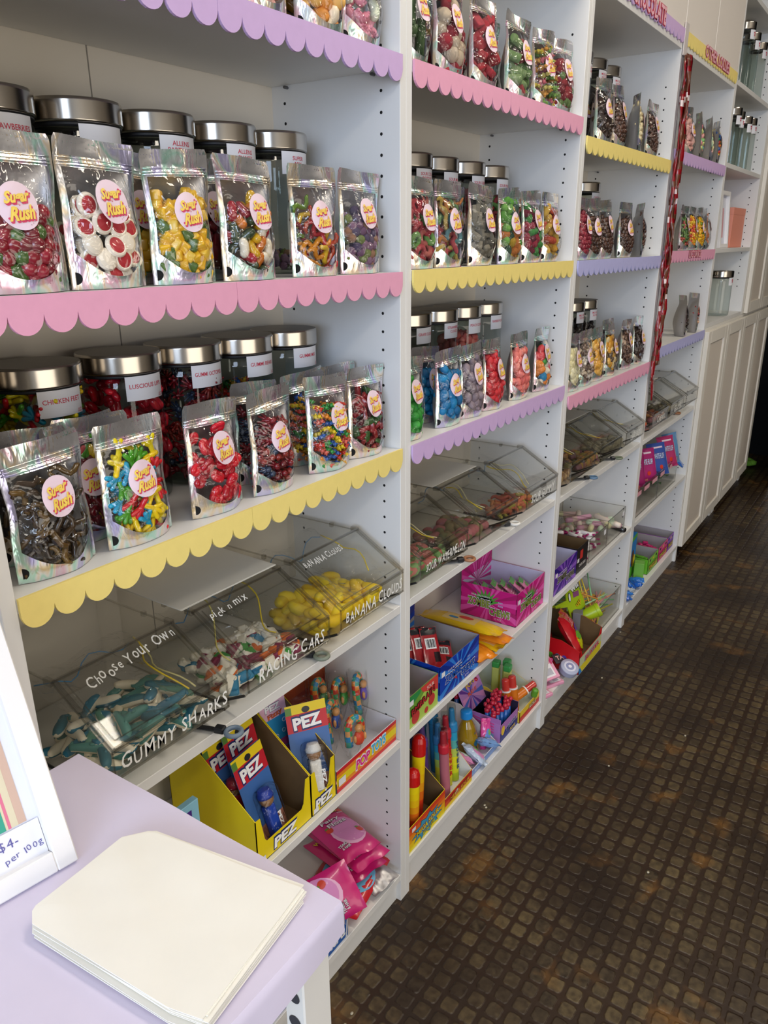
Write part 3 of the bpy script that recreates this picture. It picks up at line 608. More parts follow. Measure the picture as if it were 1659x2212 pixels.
def pouch(bay, lv, x, row, kind, where, yaw=0., var=None, y=None, split_fill=None, tilt=0., dz=0.):
    NP[0] += 1; var = NP[0] % 6 if var is None else var; rr = random.Random(NP[0] * 31)
    X, L_ = BAY[bay]; z = L_[lv] + .0008 + dz; y = (.034 if row == 'f' else .092) if y is None else y
    shape, size, cols, surf, fill, split, words = K[kind]
    t = thing('candy_pouch', f'foil pouch of {words}, {where}', 'candy pouch', (x, y, z), R(yaw), 'foil pouches of sweets on the shelves', rx=R(tilt))
    P, me = PV[var]
    for nm in ('foil_body', 'clear_front', 'zip_strip'): link(nm, me[nm], t)
    st = link('round_sticker', me['round_sticker'], t); link('lettering', me['lettering'], st)
    spots = fill_spots(kind, var, rr)
    def rot_of(e):
        if shape in FLAT:
            tl = Euler((R(90) + (e[0] - 3.14) * .16, (e[1] - 3.14) * .12, 0)).to_matrix() @ Matrix.Rotation(e[2], 3, 'Z')
            if shape == 'half' and e[0] > 4: tl = Matrix.Rotation(math.pi, 3, 'Z') @ tl
            return tl
        return Euler(e).to_matrix()
    indiv = (bay <= 2 and row == 'f') if split_fill is None else split_fill
    if indiv:
        for p, sy, c, e in spots:
            o = link('sweet', sweet_mesh(shape, c, surf, 2, split), t)
            o.matrix_local = T(Vector(p)) @ SM(size, size * sy, size) @ rot_of(e).to_4x4()
    else:
        m = MB(); ms = []
        for p, sy, c, e in spots:
            me2 = sweet_mesh(shape, c, surf, 1, split); M = T(Vector(p)) @ SM(size, size * sy, size) @ rot_of(e).to_4x4()
            idx = []
            for mm in me2.materials:
                if mm not in ms: ms.append(mm)
                idx.append(ms.index(mm))
            m.add(([tuple(q.co) for q in me2.vertices], [tuple(pp.vertices) for pp in me2.polygons], [idx[pp.material_index] for pp in me2.polygons]), None, M, True)
        o = m.build('sweets', ms, t); o['kind'] = 'stuff'
    return t
def on(shelf, k): return f'{k} on the {shelf}'
S1, S2, S3 = 'lilac edged shelf of the first bay', 'pink edged shelf of the first bay', 'yellow edged shelf of the first bay'
for a in [(1, 5, 0.497, 'f', 'pinkc', on('lilac edged shelf, first bay', 'first')), (1, 5, 0.585, 'b', 'amber', 'behind, in the first bay top'), (1, 5, 0.622, 'f', 'orange', 'in the first bay top'), (1, 5, 0.7, 'b', 'plum', 'behind, in the first bay top'), (1, 5, 0.722, 'f', 'teeth', 'in the first bay top'),
          (1, 4, 0.105, 'f', 'berry', 'on the pink shelf'), (1, 4, 0.214, 'f', 'cream', 'on the pink shelf', 2), (1, 4, 0.3, 'b', 'pine', 'in the second row on the pink shelf'), (1, 4, 0.329, 'f', 'pine', 'in front on the pink shelf'),
          (1, 4, 0.43, 'b', 'ruby', 'in the second row on the pink shelf'), (1, 4, 0.448, 'f', 'party', 'on the pink shelf'), (1, 4, 0.594, 'f', 'snake', 'on the pink shelf', -3), (1, 4, 0.712, 'f', 'sugar', 'by the partition on the pink shelf', -2),
          (1, 3, 0.11, 'b', 'cola', 'directly behind its twin on the yellow shelf'), (1, 3, 0.184, 'b', 'ruby', 'between cola and chicken feet pouches'), (1, 3, 0.094, 'f', 'cola', 'at the front end of the yellow shelf', 3), (1, 3, 0.205, 'b', 'feet', 'in the second row'), (1, 3, 0.215, 'f', 'feet', 'in front on the yellow shelf', 3),
          (1, 3, 0.352, 'f', 'lips', 'alone on the yellow shelf', 4), (1, 3, 0.5, 'b', 'octo', 'in the second row'), (1, 3, 0.472, 'f', 'octo', 'in front on the yellow shelf', 6), (1, 3, 0.622, 'b', 'bears', 'in the second row'), (1, 3, 0.612, 'f', 'bears', 'in front on the yellow shelf'), (1, 3, 0.715, 'b', 'mix', 'in the second row by the partition'), (1, 3, 0.722, 'f', 'mix', 'in front by the partition'),
          (2, 5, 0.868, 'f', 'strap', 'on the pink shelf of the second bay'), (2, 5, 0.98, 'b', 'rtube', 'in the second bay'), (2, 5, 0.992, 'f', 'rcream', 'in the second bay'), (2, 5, 1.1, 'b', 'rasp', 'in the second row, second bay'), (2, 5, 1.128, 'f', 'brick', 'in the second bay'), (2, 5, 1.26, 'b', 'olive', 'in the second row, second bay top'), (2, 5, 1.282, 'f', 'gtube', 'in the second bay'), (2, 5, 1.415, 'f', 'sbear', 'in the second bay'), (2, 5, 1.522, 'f', 'cherry', 'by the second partition', -6),
          (2, 4, 0.895, 'f', 'peach', 'on the second bay yellow shelf'), (2, 4, 1.004, 'f', 'sworm', 'on the second bay yellow shelf'), (2, 4, 1.12, 'b', 'olive', 'in the second row of the yellow shelf'), (2, 4, 1.14, 'f', 'greyc', 'on the second bay yellow shelf'), (2, 4, 1.274, 'f', 'gyo', 'on the second bay yellow shelf'), (2, 4, 1.395, 'f', 'melon', 'on the second bay yellow shelf'), (2, 4, 1.49, 'b', 'tan', 'behind the fizzy bottles'), (2, 4, 1.505, 'f', 'fizz', 'on the second bay yellow shelf'),
          (2, 3, 0.866, 'f', 'lime', 'cut off by the first partition'), (2, 3, 1.02, 'b', 'blue', 'in the second row, lilac shelf'), (2, 3, 1.018, 'f', 'blue', 'in front on the lilac shelf'), (2, 3, 1.118, 'f', 'mauve', 'on the lilac shelf'), (2, 3, 1.22, 'f', 'red', 'on the lilac shelf', 5), (2, 3, 1.365, 'f', 'coral', 'on the lilac shelf'), (2, 3, 1.5, 'f', 'rain', 'on the lilac shelf', 4),
          (3, 5, 1.8, 'b', 'dchoc', 'behind, third bay yellow shelf'), (3, 5, 1.815, 'f', 'dchoc', 'in front, third bay yellow shelf'), (3, 5, 1.94, 'f', 'choc', 'third bay yellow shelf'), (3, 5, 2.1, 'b', 'greyc', 'third bay yellow shelf'), (3, 5, 2.1, 'f', 'white', 'turned aside, third bay yellow shelf', 28), (3, 5, 2.26, 'f', 'sult', 'third bay yellow shelf'),
          (3, 4, 1.72, 'f', 'rasp', 'third bay lavender shelf'), (3, 4, 1.8, 'f', 'choc', 'first of three on the lavender shelf'), (3, 4, 1.905, 'f', 'choc', 'second of three on the lavender shelf'), (3, 4, 2.05, 'b', 'dchoc', 'turned aside on the lavender shelf', 30), (3, 4, 2.09, 'f', 'choc', 'third of three on the lavender shelf'), (3, 4, 2.226, 'f', 'sult', 'turned aside on the lavender shelf', 30),
          (3, 3, 1.72, 'f', 'butt', 'third bay pink shelf'), (3, 3, 1.82, 'f', 'speck', 'third bay pink shelf'), (3, 3, 1.92, 'f', 'obutt', 'third bay pink shelf'), (3, 3, 2.04, 'f', 'honey', 'third bay pink shelf'), (3, 3, 2.19, 'b', 'dchoc', 'in the second row, third bay pink shelf'), (3, 3, 2.2, 'f', 'rocky', 'third bay pink shelf'), (3, 3, 2.328, 'f', 'dchoc', 'at the far end of the pink shelf'),
          (4, 5, 2.69, 'f', 'pinkc', 'behind the hanging red strips'), (4, 5, 2.84, 'f', 'pastel', 'fourth bay lilac shelf', 25), (4, 5, 3, 'f', 'heart', 'fourth bay lilac shelf', 25), (4, 5, 3.12, 'f', 'multi', 'fourth bay lilac shelf', 25),
          (4, 4, 2.78, 'f', 'gjelly', 'fourth bay pink shelf'), (4, 4, 2.895, 'f', 'jelly', 'fourth bay pink shelf'), (4, 4, 3.02, 'f', 'yjelly', 'fourth bay pink shelf'), (4, 4, 3.128, 'f', 'tan', 'fourth bay pink shelf', 15),
          (4, 3, 2.915, 'f', 'dchoc', 'turned aside on the fourth bay lavender shelf', 30), (4, 3, 3.09, 'f', 'wrapd', 'fourth bay lavender shelf', 35)]:
    pouch(*a[:6], yaw=a[6] if len(a) > 6 else rnd.uniform(-3, 3))

# ------------------------------------------------------------------ glass jars with steel lids
_jar = {}
def jar_meshes(rb, h, lh):
    k = (rb, h, lh)
    if k in _jar: return _jar[k]
    z1 = h - lh
    b = lathe([(rb * .88, .0008), (rb * .97, .004), (rb, .012), (rb, z1 - .016), (rb * .97, z1 - .008), (rb * .90, z1 - .003), (rb * .90, z1 + .002)], 40, True, False)
    _jar[k] = (MB().add(b, 0, smooth=True).add(lathe([(rb * .84, .006), (rb * .85, .0065)], 40), 0).mesh('glass_body', [GLASS]),
               MB().add(lathe([(rb * 1.02, z1 + .001), (rb * 1.045, z1 + .003), (rb * 1.045, h - .003), (rb * 1.02, h)], 40, True, False), 0, smooth=False).add(lathe([(rb * 1.02, h), (rb * .1, h + .0004)], 40, False, True), 1).mesh('steel_lid', [STEEL, DARKSTEEL]),
               MB().add(lathe([(rb * .93, z1 - .004), (rb * 1.0, z1 - .003), (rb * 1.0, z1 + .001), (rb * .93, z1 + .001)], 40, False, False), 0, smooth=True).mesh('seal_ring', [GASKET]))
    for p in _jar[k][1].polygons: p.use_smooth = p.material_index == 0
    return _jar[k]
NJ = [0]
def jar(x, y, z, words, label, kind=None, fill=.7, rb=.057, h=.218, lh=.029, az=-90., lz=None, group='glass jars with steel lids'):
    NJ[0] += 1; rr = random.Random(NJ[0] * 17); t = thing('glass_jar', label, 'jar', (x, y, z + .0006), 0, group)
    g, l, s = jar_meshes(rb, h, lh); link('glass_body', g, t); ld = link('steel_lid', l, t); ld.rotation_euler.z = rr.uniform(0, 6); link('seal_ring', s, t)
    if words is not None:
        lw, lhh = .064, .034; zc = (h - lh - .018) if lz is None else lz; a0 = R(az)
        def C(a, b, off=.0004): return ((rb + off) * math.cos(a0 + a / rb), (rb + off) * math.sin(a0 + a / rb), zc + b)
        lb = MB().add(grid(14, 1, lambda a, b: C((a - .5) * lw, (b - .5) * lhh)), 0, smooth=True).build('jar_label', [PAPERWHITE], t)
        tx = MB(); ls = words.split('|')
        for i, s_ in enumerate(ls):
            if s_: tx.add(text3(s_, None, None, None, width=min(.054, .0044 * len(s_) + .003), height=.0062, bold=.012, mapf=lambda a, b, i=i: C(a, b + .003 - .0085 * (i - (len(ls) - 1) / 2), .0008)))
        for q in (0, 1): tx.add(text3('GLUTEN' if q == 0 else 'FREE', None, None, None, width=.0085, height=.0021, mapf=lambda a, b, q=q: C(a + .0255, b - .0115 - .003 * q, .0008)))
        tx.build('lettering', [ink('#CF3B52')], lb)
    if kind:
        shape, size, cols, surf, f_, split, _ = K[kind]; size *= .95; m = MB(); ms = []; hh = (h - lh) * fill; pts = []; zz = size * .5 + .008
        while zz < hh:
            n = int(2 * math.pi * (rb - size * .5) / (size * .85))
            for i in range(n):
                a = 2 * math.pi * (i + rr.random() * .5) / n
                if math.sin(a) < .75: pts.append(((rb - size * .52) * math.cos(a), (rb - size * .52) * math.sin(a), zz + rr.uniform(-.3, .3) * size))
            zz += size * .75
        for i in range(26): r_ = rb * .75 * math.sqrt(rr.random()); a = rr.uniform(0, 6.28); pts.append((r_ * math.cos(a), r_ * math.sin(a), hh + rr.uniform(-.4, .35) * size))
        for p in pts:
            me2 = sweet_mesh(shape, rr.choice(cols), surf, 1, split); idx = []
            for mm in me2.materials:
                if mm not in ms: ms.append(mm)
                idx.append(ms.index(mm))
            m.add(([tuple(q.co) for q in me2.vertices], [tuple(pp.vertices) for pp in me2.polygons], [idx[pp.material_index] for pp in me2.polygons]), None, T(Vector(p)) @ SM(size, size, size) @ RM(rr.uniform(0, 6), rr.uniform(0, 6), rr.uniform(0, 6)), True)
        o = m.build('sweets', ms, t); o['kind'] = 'stuff'
    return t
JY = .188
for x, s, kd, fl, lab in [(.18, '|STRAWBERRIES|& CREAM', 'cream', .3, 'behind the dark red berry pouch'), (.305, '', 'cream', .3, 'behind the strawberry and cream pouch'), (.430, 'ALLENS|PARTY MIX', 'pine', .25, 'behind the front pineapple pouch'), (.556, 'ALLENS|SNAKES', 'ruby', .35, 'behind the party gummies pouch'), (.678, 'SUPER|MIX', 'sugar', .15, 'by the back corner over snake gummies')]:
    jar(x, JY, BAY[1][1][4], s, f'steel lidded glass jar {lab} on the pink shelf', kd, fl)
for x, s, kd, fl, lab in [(.07, 'KILLER PYTHONS', 'cola', .6, 'half hidden at the frame side end of the yellow shelf'), (.195, 'CHICKEN FEET', 'feet', .92, 'of yellow and green chicken feet sweets'), (.328, 'LUSCIOUS LIPS', 'lips', .97, 'full of red lip sweets'), (.449, 'GUMMI OCTOPUS', 'octo', .85, 'of dark octopus gummies'), (.568, 'GUMMI BEARS', 'bears', .72, 'of gummy bears in the yellow shelf back row'), (.685, 'GUMMI MIX', 'mix', .35, 'of gummy mix in the back corner')]:
    jar(x, JY, BAY[1][1][3], s, f'steel lidded jar {lab}', kd, fl)
for x, s, kd, fl, lab in [(1.088, 'SOUR COLA|BOTTLES', 'greyc', .6, 'first'), (1.2, 'SOUR MIX', 'gyo', .5, 'second'), (1.327, 'SOUR CHERRY', 'cherry', .8, 'third'), (1.453, 'SOUR PEACH', 'peach', .7, 'fourth')]:
    jar(x, JY, BAY[2][1][4], s, f'steel lidded jar, {lab} of four on the second bay yellow shelf', kd, fl)
jar(.95, JY, BAY[2][1][4], 'SOUR STRAPS', 'steel lidded jar hidden behind the first partition, second bay yellow shelf', 'olive', .5)
for x, s, kd, fl, lab in [(1.092, 'GRAPE CLOUDS', 'mauve', .15, 'nearly empty steel lidded jar of grape clouds'), (1.213, 'STRAWBERRY|CLOUDS', 'red', .55, 'steel lidded jar of red strawberry clouds'), (1.33, 'PEACH CLOUDS', 'coral', .75, 'steel lidded jar of coral peach clouds'), (1.448, 'RAINBOW CLOUDS', 'rain', .1, 'nearly empty steel lidded jar of rainbow clouds')]:
    jar(x, JY, BAY[2][1][3], s, lab + ' on the lilac shelf', kd, fl)
for x, y, lv, kd, lab in [(1.964, JY, 5, 'dchoc', 'first of three tall chocolate jars on the third bay yellow shelf'), (2.086, JY, 5, 'dchoc', 'second of three tall chocolate jars on the third bay yellow shelf'), (2.21, JY, 5, 'dchoc', 'third of three tall chocolate jars on the third bay yellow shelf'), (2.105, JY, 4, 'choc', 'steel lidded jar behind the pouches on the lavender shelf'), (1.93, JY, 3, 'dchoc', 'first of three dark jars on the third bay pink shelf'), (2.05, JY, 3, 'dchoc', 'second of three dark jars on the third bay pink shelf'), (2.17, JY, 3, 'dchoc', 'third of three dark jars on the third bay pink shelf')]:
    jar(x, y, BAY[3][1][lv], 'MILK CHOC|SULTANAS' if lv != 4 else 'CHOC BALLS', lab, kd, .75 if lv != 4 else .2, h=.255 if lv == 5 else .218)
for i, (x, y, z, hh, r_) in enumerate([(3.53, .060, 2.0415, .255, .040), (3.64, .055, 2.0415, .235, .038), (3.72, .125, 2.0415, .315, .056), (3.90, .070, 2.0415, .245, .038),
                                       (3.52, .065, 1.742, .235, .036), (3.64, .075, 1.742, .235, .036), (3.74, .060, 1.742, .225, .036), (3.89, .065, 1.742, .235, .034), (3.60, .130, 1.1015, .215, .048), (3.68, .055, 1.1015, .205, .050)]):
    o_ = ['first', 'second', 'third', 'fourth', 'first', 'second', 'third', 'fourth', 'first', 'second'][i]
    nm = 'top shelf' if i < 4 else 'second shelf' if i < 8 else 'bottom shelf'
    jar(x, y, z, '-----|----', f'empty glass jar, {o_} along the {nm} of the open cabinet', None, rb=r_, h=hh, lh=.03)
# ------------------------------------------------------------------ clear scoop bins
BW, BH, BD = .200, .147, .29
PROF = [(.275, 0), (.055, 0), (-.010, .034), (-.018, .043), (-.018, .083), (.090, BH), (.275, BH)]     # y, z of the side wall
LID0, LID1 = Vector((0, -.0185, .0845)), Vector((0, .0885, .1478))
def bar(a, b, r=.0022): return tube([a, b], r, 4)
def bin_mesh():
    if 'bin' in MC: return MC['bin']
    W_ = BW; b = MB()
    for x in (0, W_ - .0022): b.add(prism(PROF, .0022, 'x'), 0, T((x, 0, 0)))
    for (y0, z0), (y1, z1) in zip(PROF[:4] + PROF[5:], PROF[1:5] + [PROF[6]]):
        if (y0, z0) == (-.018, .083): continue
        n = Vector((0, z1 - z0, -(y1 - y0))).normalized() * .0018
        q = [(.002, y0, z0), (W_ - .002, y0, z0), (W_ - .002, y1, z1), (.002, y1, z1)]
        b.add((q + [tuple(Vector(p) + n) for p in q], [(0, 1, 2, 3), (7, 6, 5, 4), (0, 4, 5, 1), (2, 6, 7, 3)]))
    b.add(box(.002, W_ - .002, .273, .275, 0, BH))
    e = MB()
    for x in (.0011, W_ - .0011):
        for p, q in zip(PROF, PROF[1:]): e.add(bar((x, *p), (x, *q), .0017))
    for y, z in ((-.018, .043), (-.018, .083), (.092, BH), (.055, .001), (.274, BH)): e.add(bar((0, y, z), (W_, y, z), .0019))
    for x in (.0, W_): e.add(cbox(x - .004, x + .004, .088, .104, BH - .004, BH + .006, .001)); e.add(cbox(x - .0035, x + .0035, .15, .158, BH - .006, BH + .003, .001))
    k = MB().add(tube([(.001, .16, .0015), (.001, .055, .0015), (.001, -.008, .034)], .0024, 5)).add(tube([(W_ - .001, .16, .0015), (W_ - .001, .055, .0015), (W_ - .001, -.008, .034)], .0024, 5))
    d = LID1 - LID0; ln = d.length; yd = d.normalized(); nr = Vector((0, -yd.z, yd.y))
    def LP(a, t, o=.0): return tuple(LID0 + Vector((a, 0, 0)) + yd * t + nr * o)
    l = MB()
    q0 = [LP(.004, .002, .001), LP(W_ - .004, .002, .001), LP(W_ - .004, ln - .002, .001), LP(.004, ln - .002, .001)]
    q1 = [LP(.004, .002, .003), LP(W_ - .004, .002, .003), LP(W_ - .004, ln - .002, .003), LP(.004, ln - .002, .003)]
    l.add((q0 + q1, [(3, 2, 1, 0), (4, 5, 6, 7), (0, 1, 5, 4), (1, 2, 6, 5), (2, 3, 7, 6), (3, 0, 4, 7)]))
    lf = MB()
    for a, c in ((LP(.003, .001, .004), LP(W_ - .003, .001, .004)), (LP(W_ - .003, .001, .004), LP(W_ - .003, ln, .004)), (LP(W_ - .003, ln, .004), LP(.003, ln, .004)), (LP(.003, ln, .004), LP(.003, .001, .004))): lf.add(bar(a, c, .0026))
    for a, c in ((LP(.012, .011, .004), LP(W_ - .012, .011, .004)), (LP(W_ - .012, .011, .004), LP(W_ - .012, ln - .006, .004)), (LP(.012, .011, .004), LP(.012, ln - .006, .004))): lf.add(bar(a, c, .0010))
    lf.add(cbox(W_ / 2 - .012, W_ / 2 + .012, LID0.y - .005, LID0.y + .003, LID0.z - .006, LID0.z + .004, .001))
    gl = MB().add(bar(LP(W_ - .007, .008, .0052), LP(W_ - .007, ln - .012, .0052), .0011))
    MC['bin'] = (b.mesh('bin_body', [CLEAR]), e.mesh('bin_edges', [EDGE]), k.mesh('rubber_foot', [GASKET]), l.mesh('hinged_lid', [CLEAR]), lf.mesh('lid_frame', [EDGE]), LP, ln, yd); return MC['bin']
def scoop_bin(x, z, label, front=None, lid=None, group='clear scoop bins', wfront=.17):
    t = thing('scoop_bin', label, 'bin', (x, 0, z + .0012), 0, group)
    bm, em, km, lm, fm, LP, ln, yd = bin_mesh()
    link('bin_body', bm, t); link('rim_edges', em, t); link('rubber_foot', km, t); L_ = link('hinged_lid', lm, t); link('lid_frame', fm, L_)
    if front:
        MB().add(text3(front, (BW / 2 + .004, -.0195, .0615), FX, FZ, width=wfront, height=.027 if len(front) < 14 else .024, bold=.012, shear=.12, jitter=1.0)).build('lettering', [MARKER], t)
    if lid:
        MB().add(text3(lid[0], LP(BW * lid[1], ln * .84, .0042), FX, tuple(yd), width=lid[2], height=lid[3], bold=.008, shear=.18, jitter=1.3, rot=lid[4])).build('lettering', [MARKER], L_)
    return t
def heap(x, z, sweets, label, name, cat, group, n, seed, hfront=.055, hback=.03, y0=.0, y1=.19, stuff=False, bins=BW, tilt=.5):
    """sweets poured on the floor of a bin, each resting a little above the last layer"""
    rr = random.Random(seed); m = MB(); ms = []; big = max(s[1] for s in sweets)
    cells = []; lay = 0; zz = .010
    while len(cells) < n and zz < max(hfront, hback):
        st = big * .62
        ny = int((y1 - y0) / st) + 1; nx = int((bins - .03) / st) + 1
        row = []
        for j in range(ny):
            for i in range(nx):
                yy = y0 + (y1 - y0) * (j + rr.random() * .7) / ny; lim = hfront + (hback - hfront) * (yy - y0) / (y1 - y0)
                if zz <= lim: row.append((.015 + (bins - .03) * (i + rr.random() * .7) / nx, max(yy, .055 - zz * 1.65 + .014 + big * .25), zz + rr.uniform(0, .3) * big))
        rr.shuffle(row); cells += row; zz += big * .38
    cells = cells[::-1][:n]
    for px, py, pz in cells:
        sh, sz, cols, surf, split = rr.choice(sweets); c = rr.choice(cols); me = sweet_mesh(sh, c, surf, 2 if not stuff else 1, split)
        M = T((x + px, py, z + pz)) @ RM(rr.uniform(-tilt, tilt) + (math.pi if split == 'z' and rr.random() < .35 else 0), rr.uniform(-tilt, tilt), rr.uniform(0, 6.28)) @ SM(sz, sz, sz)
        if stuff:
            idx = []
            for mm in me.materials:
                if mm not in ms: ms.append(mm)
                idx.append(ms.index(mm))
            m.add(([tuple(q.co) for q in me.vertices], [tuple(p.vertices) for p in me.polygons], [idx[p.material_index] for p in me.polygons]), None, M, True)
        else:
            o = link(name, me); o.matrix_world = M; tag(o, label, cat, group)
    if stuff:
        o = m.build(name, ms); o['kind'] = 'stuff'; tag(o, label, cat)
def zip_bag(x, z, label, hz=.075, seed=1, strips=((.62, '#D9C02A'), (.70, '#D8CFA0')), blue=True, y0=.01, y1=.20):
    rr = random.Random(seed); t = thing('zip_bag', label, 'plastic bag', (x, 0, z), 0, 'clear bags lining the scoop bins')
    def S(a, b):
        n = mnoise.noise(Vector((a * 4 + seed, b * 4, seed * 1.7))); yy = y0 + (y1 - y0) * b
        lim = min(.083 + (yy + .018) * .55 if yy < .09 else BH, BH) - .012
        return (.012 + a * (BW - .024), yy, min(lim, hz * (.75 + .5 * b) + .016 * n + .01 * math.sin(9 * a + seed)))
    MB().add(grid(16, 16, S), 0, smooth=False).build('clear_film', [WRAP], t)
    for u, c in strips:
        MB().add(tube([tuple(Vector(S(min(.98, u + .10 * math.sin(k * .5 + seed) + .02 * k), .12 + .07 * k)) + Vector((0, 0, .0025))) for k in range(11)], .0014, 5), 0, smooth=True).build('zip_strip', [mat('zip_' + c.strip('#').lower(), c, .4)], t)
    if blue: MB().add(tube([tuple(Vector(S(.04 + .085 * k, .80 + .05 * math.sin(k + seed))) + Vector((0, 0, .002))) for k in range(11)], .0009, 5), 0, smooth=True).build('zip_line', [mat('zip_blue', '#3E7FB0', .4)], t)
BX = {1: (.092, .332, .563), 2: (.826, 1.082, 1.338), 3: (1.64, 1.886, 2.138), 4: (2.45, 2.69, 2.93)}
zb = {b: BAY[b][1][2] for b in BAY}
TEALW = [['#EAE0C6', '#4C8A84'], ['#EDE4CC', '#2C6C7C'], ['#E4DAC0', '#5E9684'], ['#EEE6D2', '#2A7894']]
CARS = [['#EFE9DA', '#E0702A'], ['#EFE9DA', '#3E9A3C'], ['#EFE9DA', '#8A2A4A'], ['#F3EEE0', '#E8E2D2'], ['#EFE9DA', '#2E7FA6']]
scoop_bin(BX[1][0], zb[1], 'clear scoop bin of shark gummies, handwritten gummy sharks on its front', 'GUMMY SHARKS', ('Choose Your Own', .55, .155, .020, .10), wfront=.185)
heap(BX[1][0], zb[1] + .001, [('shark', .044, TEALW, 'matt', 'z')], 'teal and white shark gummy in the bin beside the purple table', 'shark_gummy', 'sweet', 'shark gummies in the first bin', 95, 3,   .072, .060, .022, .15, tilt=.45)
zip_bag(BX[1][0], zb[1] + .001, 'clear zip bag over the shark gummies with a yellow zip', .09, 2, ((.82, '#DCC02C'), (.90, '#CFC68A')))
scoop_bin(BX[1][1], zb[1], 'clear scoop bin of racing cars gummies with paper stacked on top', 'RACING CARS', ('Pick n mix', .28, .085, .017, .06), wfront=.16)
heap(BX[1][1], zb[1] + .001, [('car', .035, CARS, 'matt', 'z')], 'orange, green and white racing car gummy in the middle bin', 'car_gummy', 'sweet', 'racing car gummies in the second bin', 98, 5, .070, .055, .018, .15, tilt=.7)
zip_bag(BX[1][1], zb[1] + .001, 'clear zip bag over the racing car gummies with a yellow zip', .095, 4, ((.70, '#D9BF2C'), (.10, '#D2C674')))
scoop_bin(BX[1][2], zb[1], 'clear scoop bin of yellow banana clouds by the first partition', 'BANANA CLOUDS', ('BANANA CLOUDS', .34, .11, .017, .0), wfront=.18)
heap(BX[1][2], zb[1] + .001, [('banana', .040, [['#F2CE12'], ['#F6D822'], ['#E8C00C']], 'matt', None)], 'bright yellow banana sweet in the bin by the partition', 'banana_sweet', 'sweet', 'banana sweets in the third bin', 98, 7, .075, .065, .020, .15, tilt=.7)
zip_bag(BX[1][2], zb[1] + .001, 'clear zip bag over the banana sweets with a yellow zip', .10, 6, ((.85, '#DCC02C'),))
scoop_bin(BX[2][0], zb[2], 'clear scoop bin of sour watermelon slices beside the first partition', 'SOUR WATERMELON', wfront=.165)
heap(BX[2][0], zb[2] + .001, [('banana', .036, [['#96C878', '#F08C82'], ['#A4D084', '#F49A8C']], 'sour', 'z')], 'pink and green sour watermelon slice in the second bay bin', 'watermelon_sweet', 'sweet', 'sour watermelon slices in their bin', 70, 9, .06, .03, -.004, .16, tilt=.7)
zip_bag(BX[2][0], zb[2] + .001, 'clear zip bag with yellow zip above the watermelon slices', .085, 8)
scoop_bin(BX[2][1], zb[2], 'clear scoop bin of sour mix under a sheet of paper, second bay')
heap(BX[2][1], zb[2] + .001, [('egg', .030, [['#D07C80'], ['#A89870'], ['#8E8A62'], ['#D88A8C']], 'sour', None)], 'pink and brown sour sweet in the middle bin of second bay', 'sour_sweet', 'sweet', 'sour sweets in the unmarked bin', 60, 11, .06, .04, 0, .16)
zip_bag(BX[2][1], zb[2] + .001, 'clear zip bag with yellow and blue zips in the unmarked bin', .09, 10)
scoop_bin(BX[2][2], zb[2], 'clear scoop bin marked sour gummy by the second partition', 'SOUR GUMMY', wfront=.15)
heap(BX[2][2], zb[2] + .001, [('worm', .032, [['#F08A66'], ['#F4A066'], ['#C8BC5A'], ['#E07462']], 'sour', None)], 'orange and green sour worm in the bin by second partition', 'sour_worm', 'sweet', 'sour worms in their bin', 60, 13, .07, .03, 0, .12)
zip_bag(BX[2][2], zb[2] + .001, 'clear zip bag with yellow zip above the sour worms', .085, 12)
for k, (nm, cols, fr_) in enumerate([('caramel pieces', [['#B89A6A'], ['#D8CCB4'], ['#8A6A4A']], None), ('fruit chews', [['#B8864A'], ['#8A5A6A'], ['#A0904A']], None), ('choc buds', [['#8A8672'], ['#A29C84']], 'CHOC BUDS')]):
    scoop_bin(BX[3][k], zb[3], f'clear scoop bin of {nm} in the third bay', fr_, wfront=.11)
    heap(BX[3][k], zb[3] + .001, [('block', .026, cols, 'candy', None)], f'pile of {nm} in a third bay bin', 'sweets', 'sweets', None, 55, 20 + k, .06, .05, 0, .16, stuff=True)
    zip_bag(BX[3][k], zb[3] + .001, f'clear zip bag above the {nm}', .09, 20 + k, blue=k == 2)
for k, (nm, cols, fr_) in enumerate([('coloured jubes', [['#D8B02A'], ['#7A5AA0'], ['#D86A3A'], ['#3E7FA0']], 'CHEWS'), ('brown and plum fruit drops', [['#B87A3A'], ['#8A4A5A'], ['#A8603A']], 'GUMS'), ('pale mints', [['#8E8A76'], ['#A8A48C']], None)]):
    scoop_bin(BX[4][k], zb[4], f'clear scoop bin of {nm} in the fourth bay', fr_, wfront=.10)
    heap(BX[4][k], zb[4] + .001, [('egg', .026, cols, 'candy', None)], f'pile of {nm} in a fourth bay bin', 'sweets', 'sweets', None, 55, 30 + k, .06, .05, 0, .16, stuff=True)
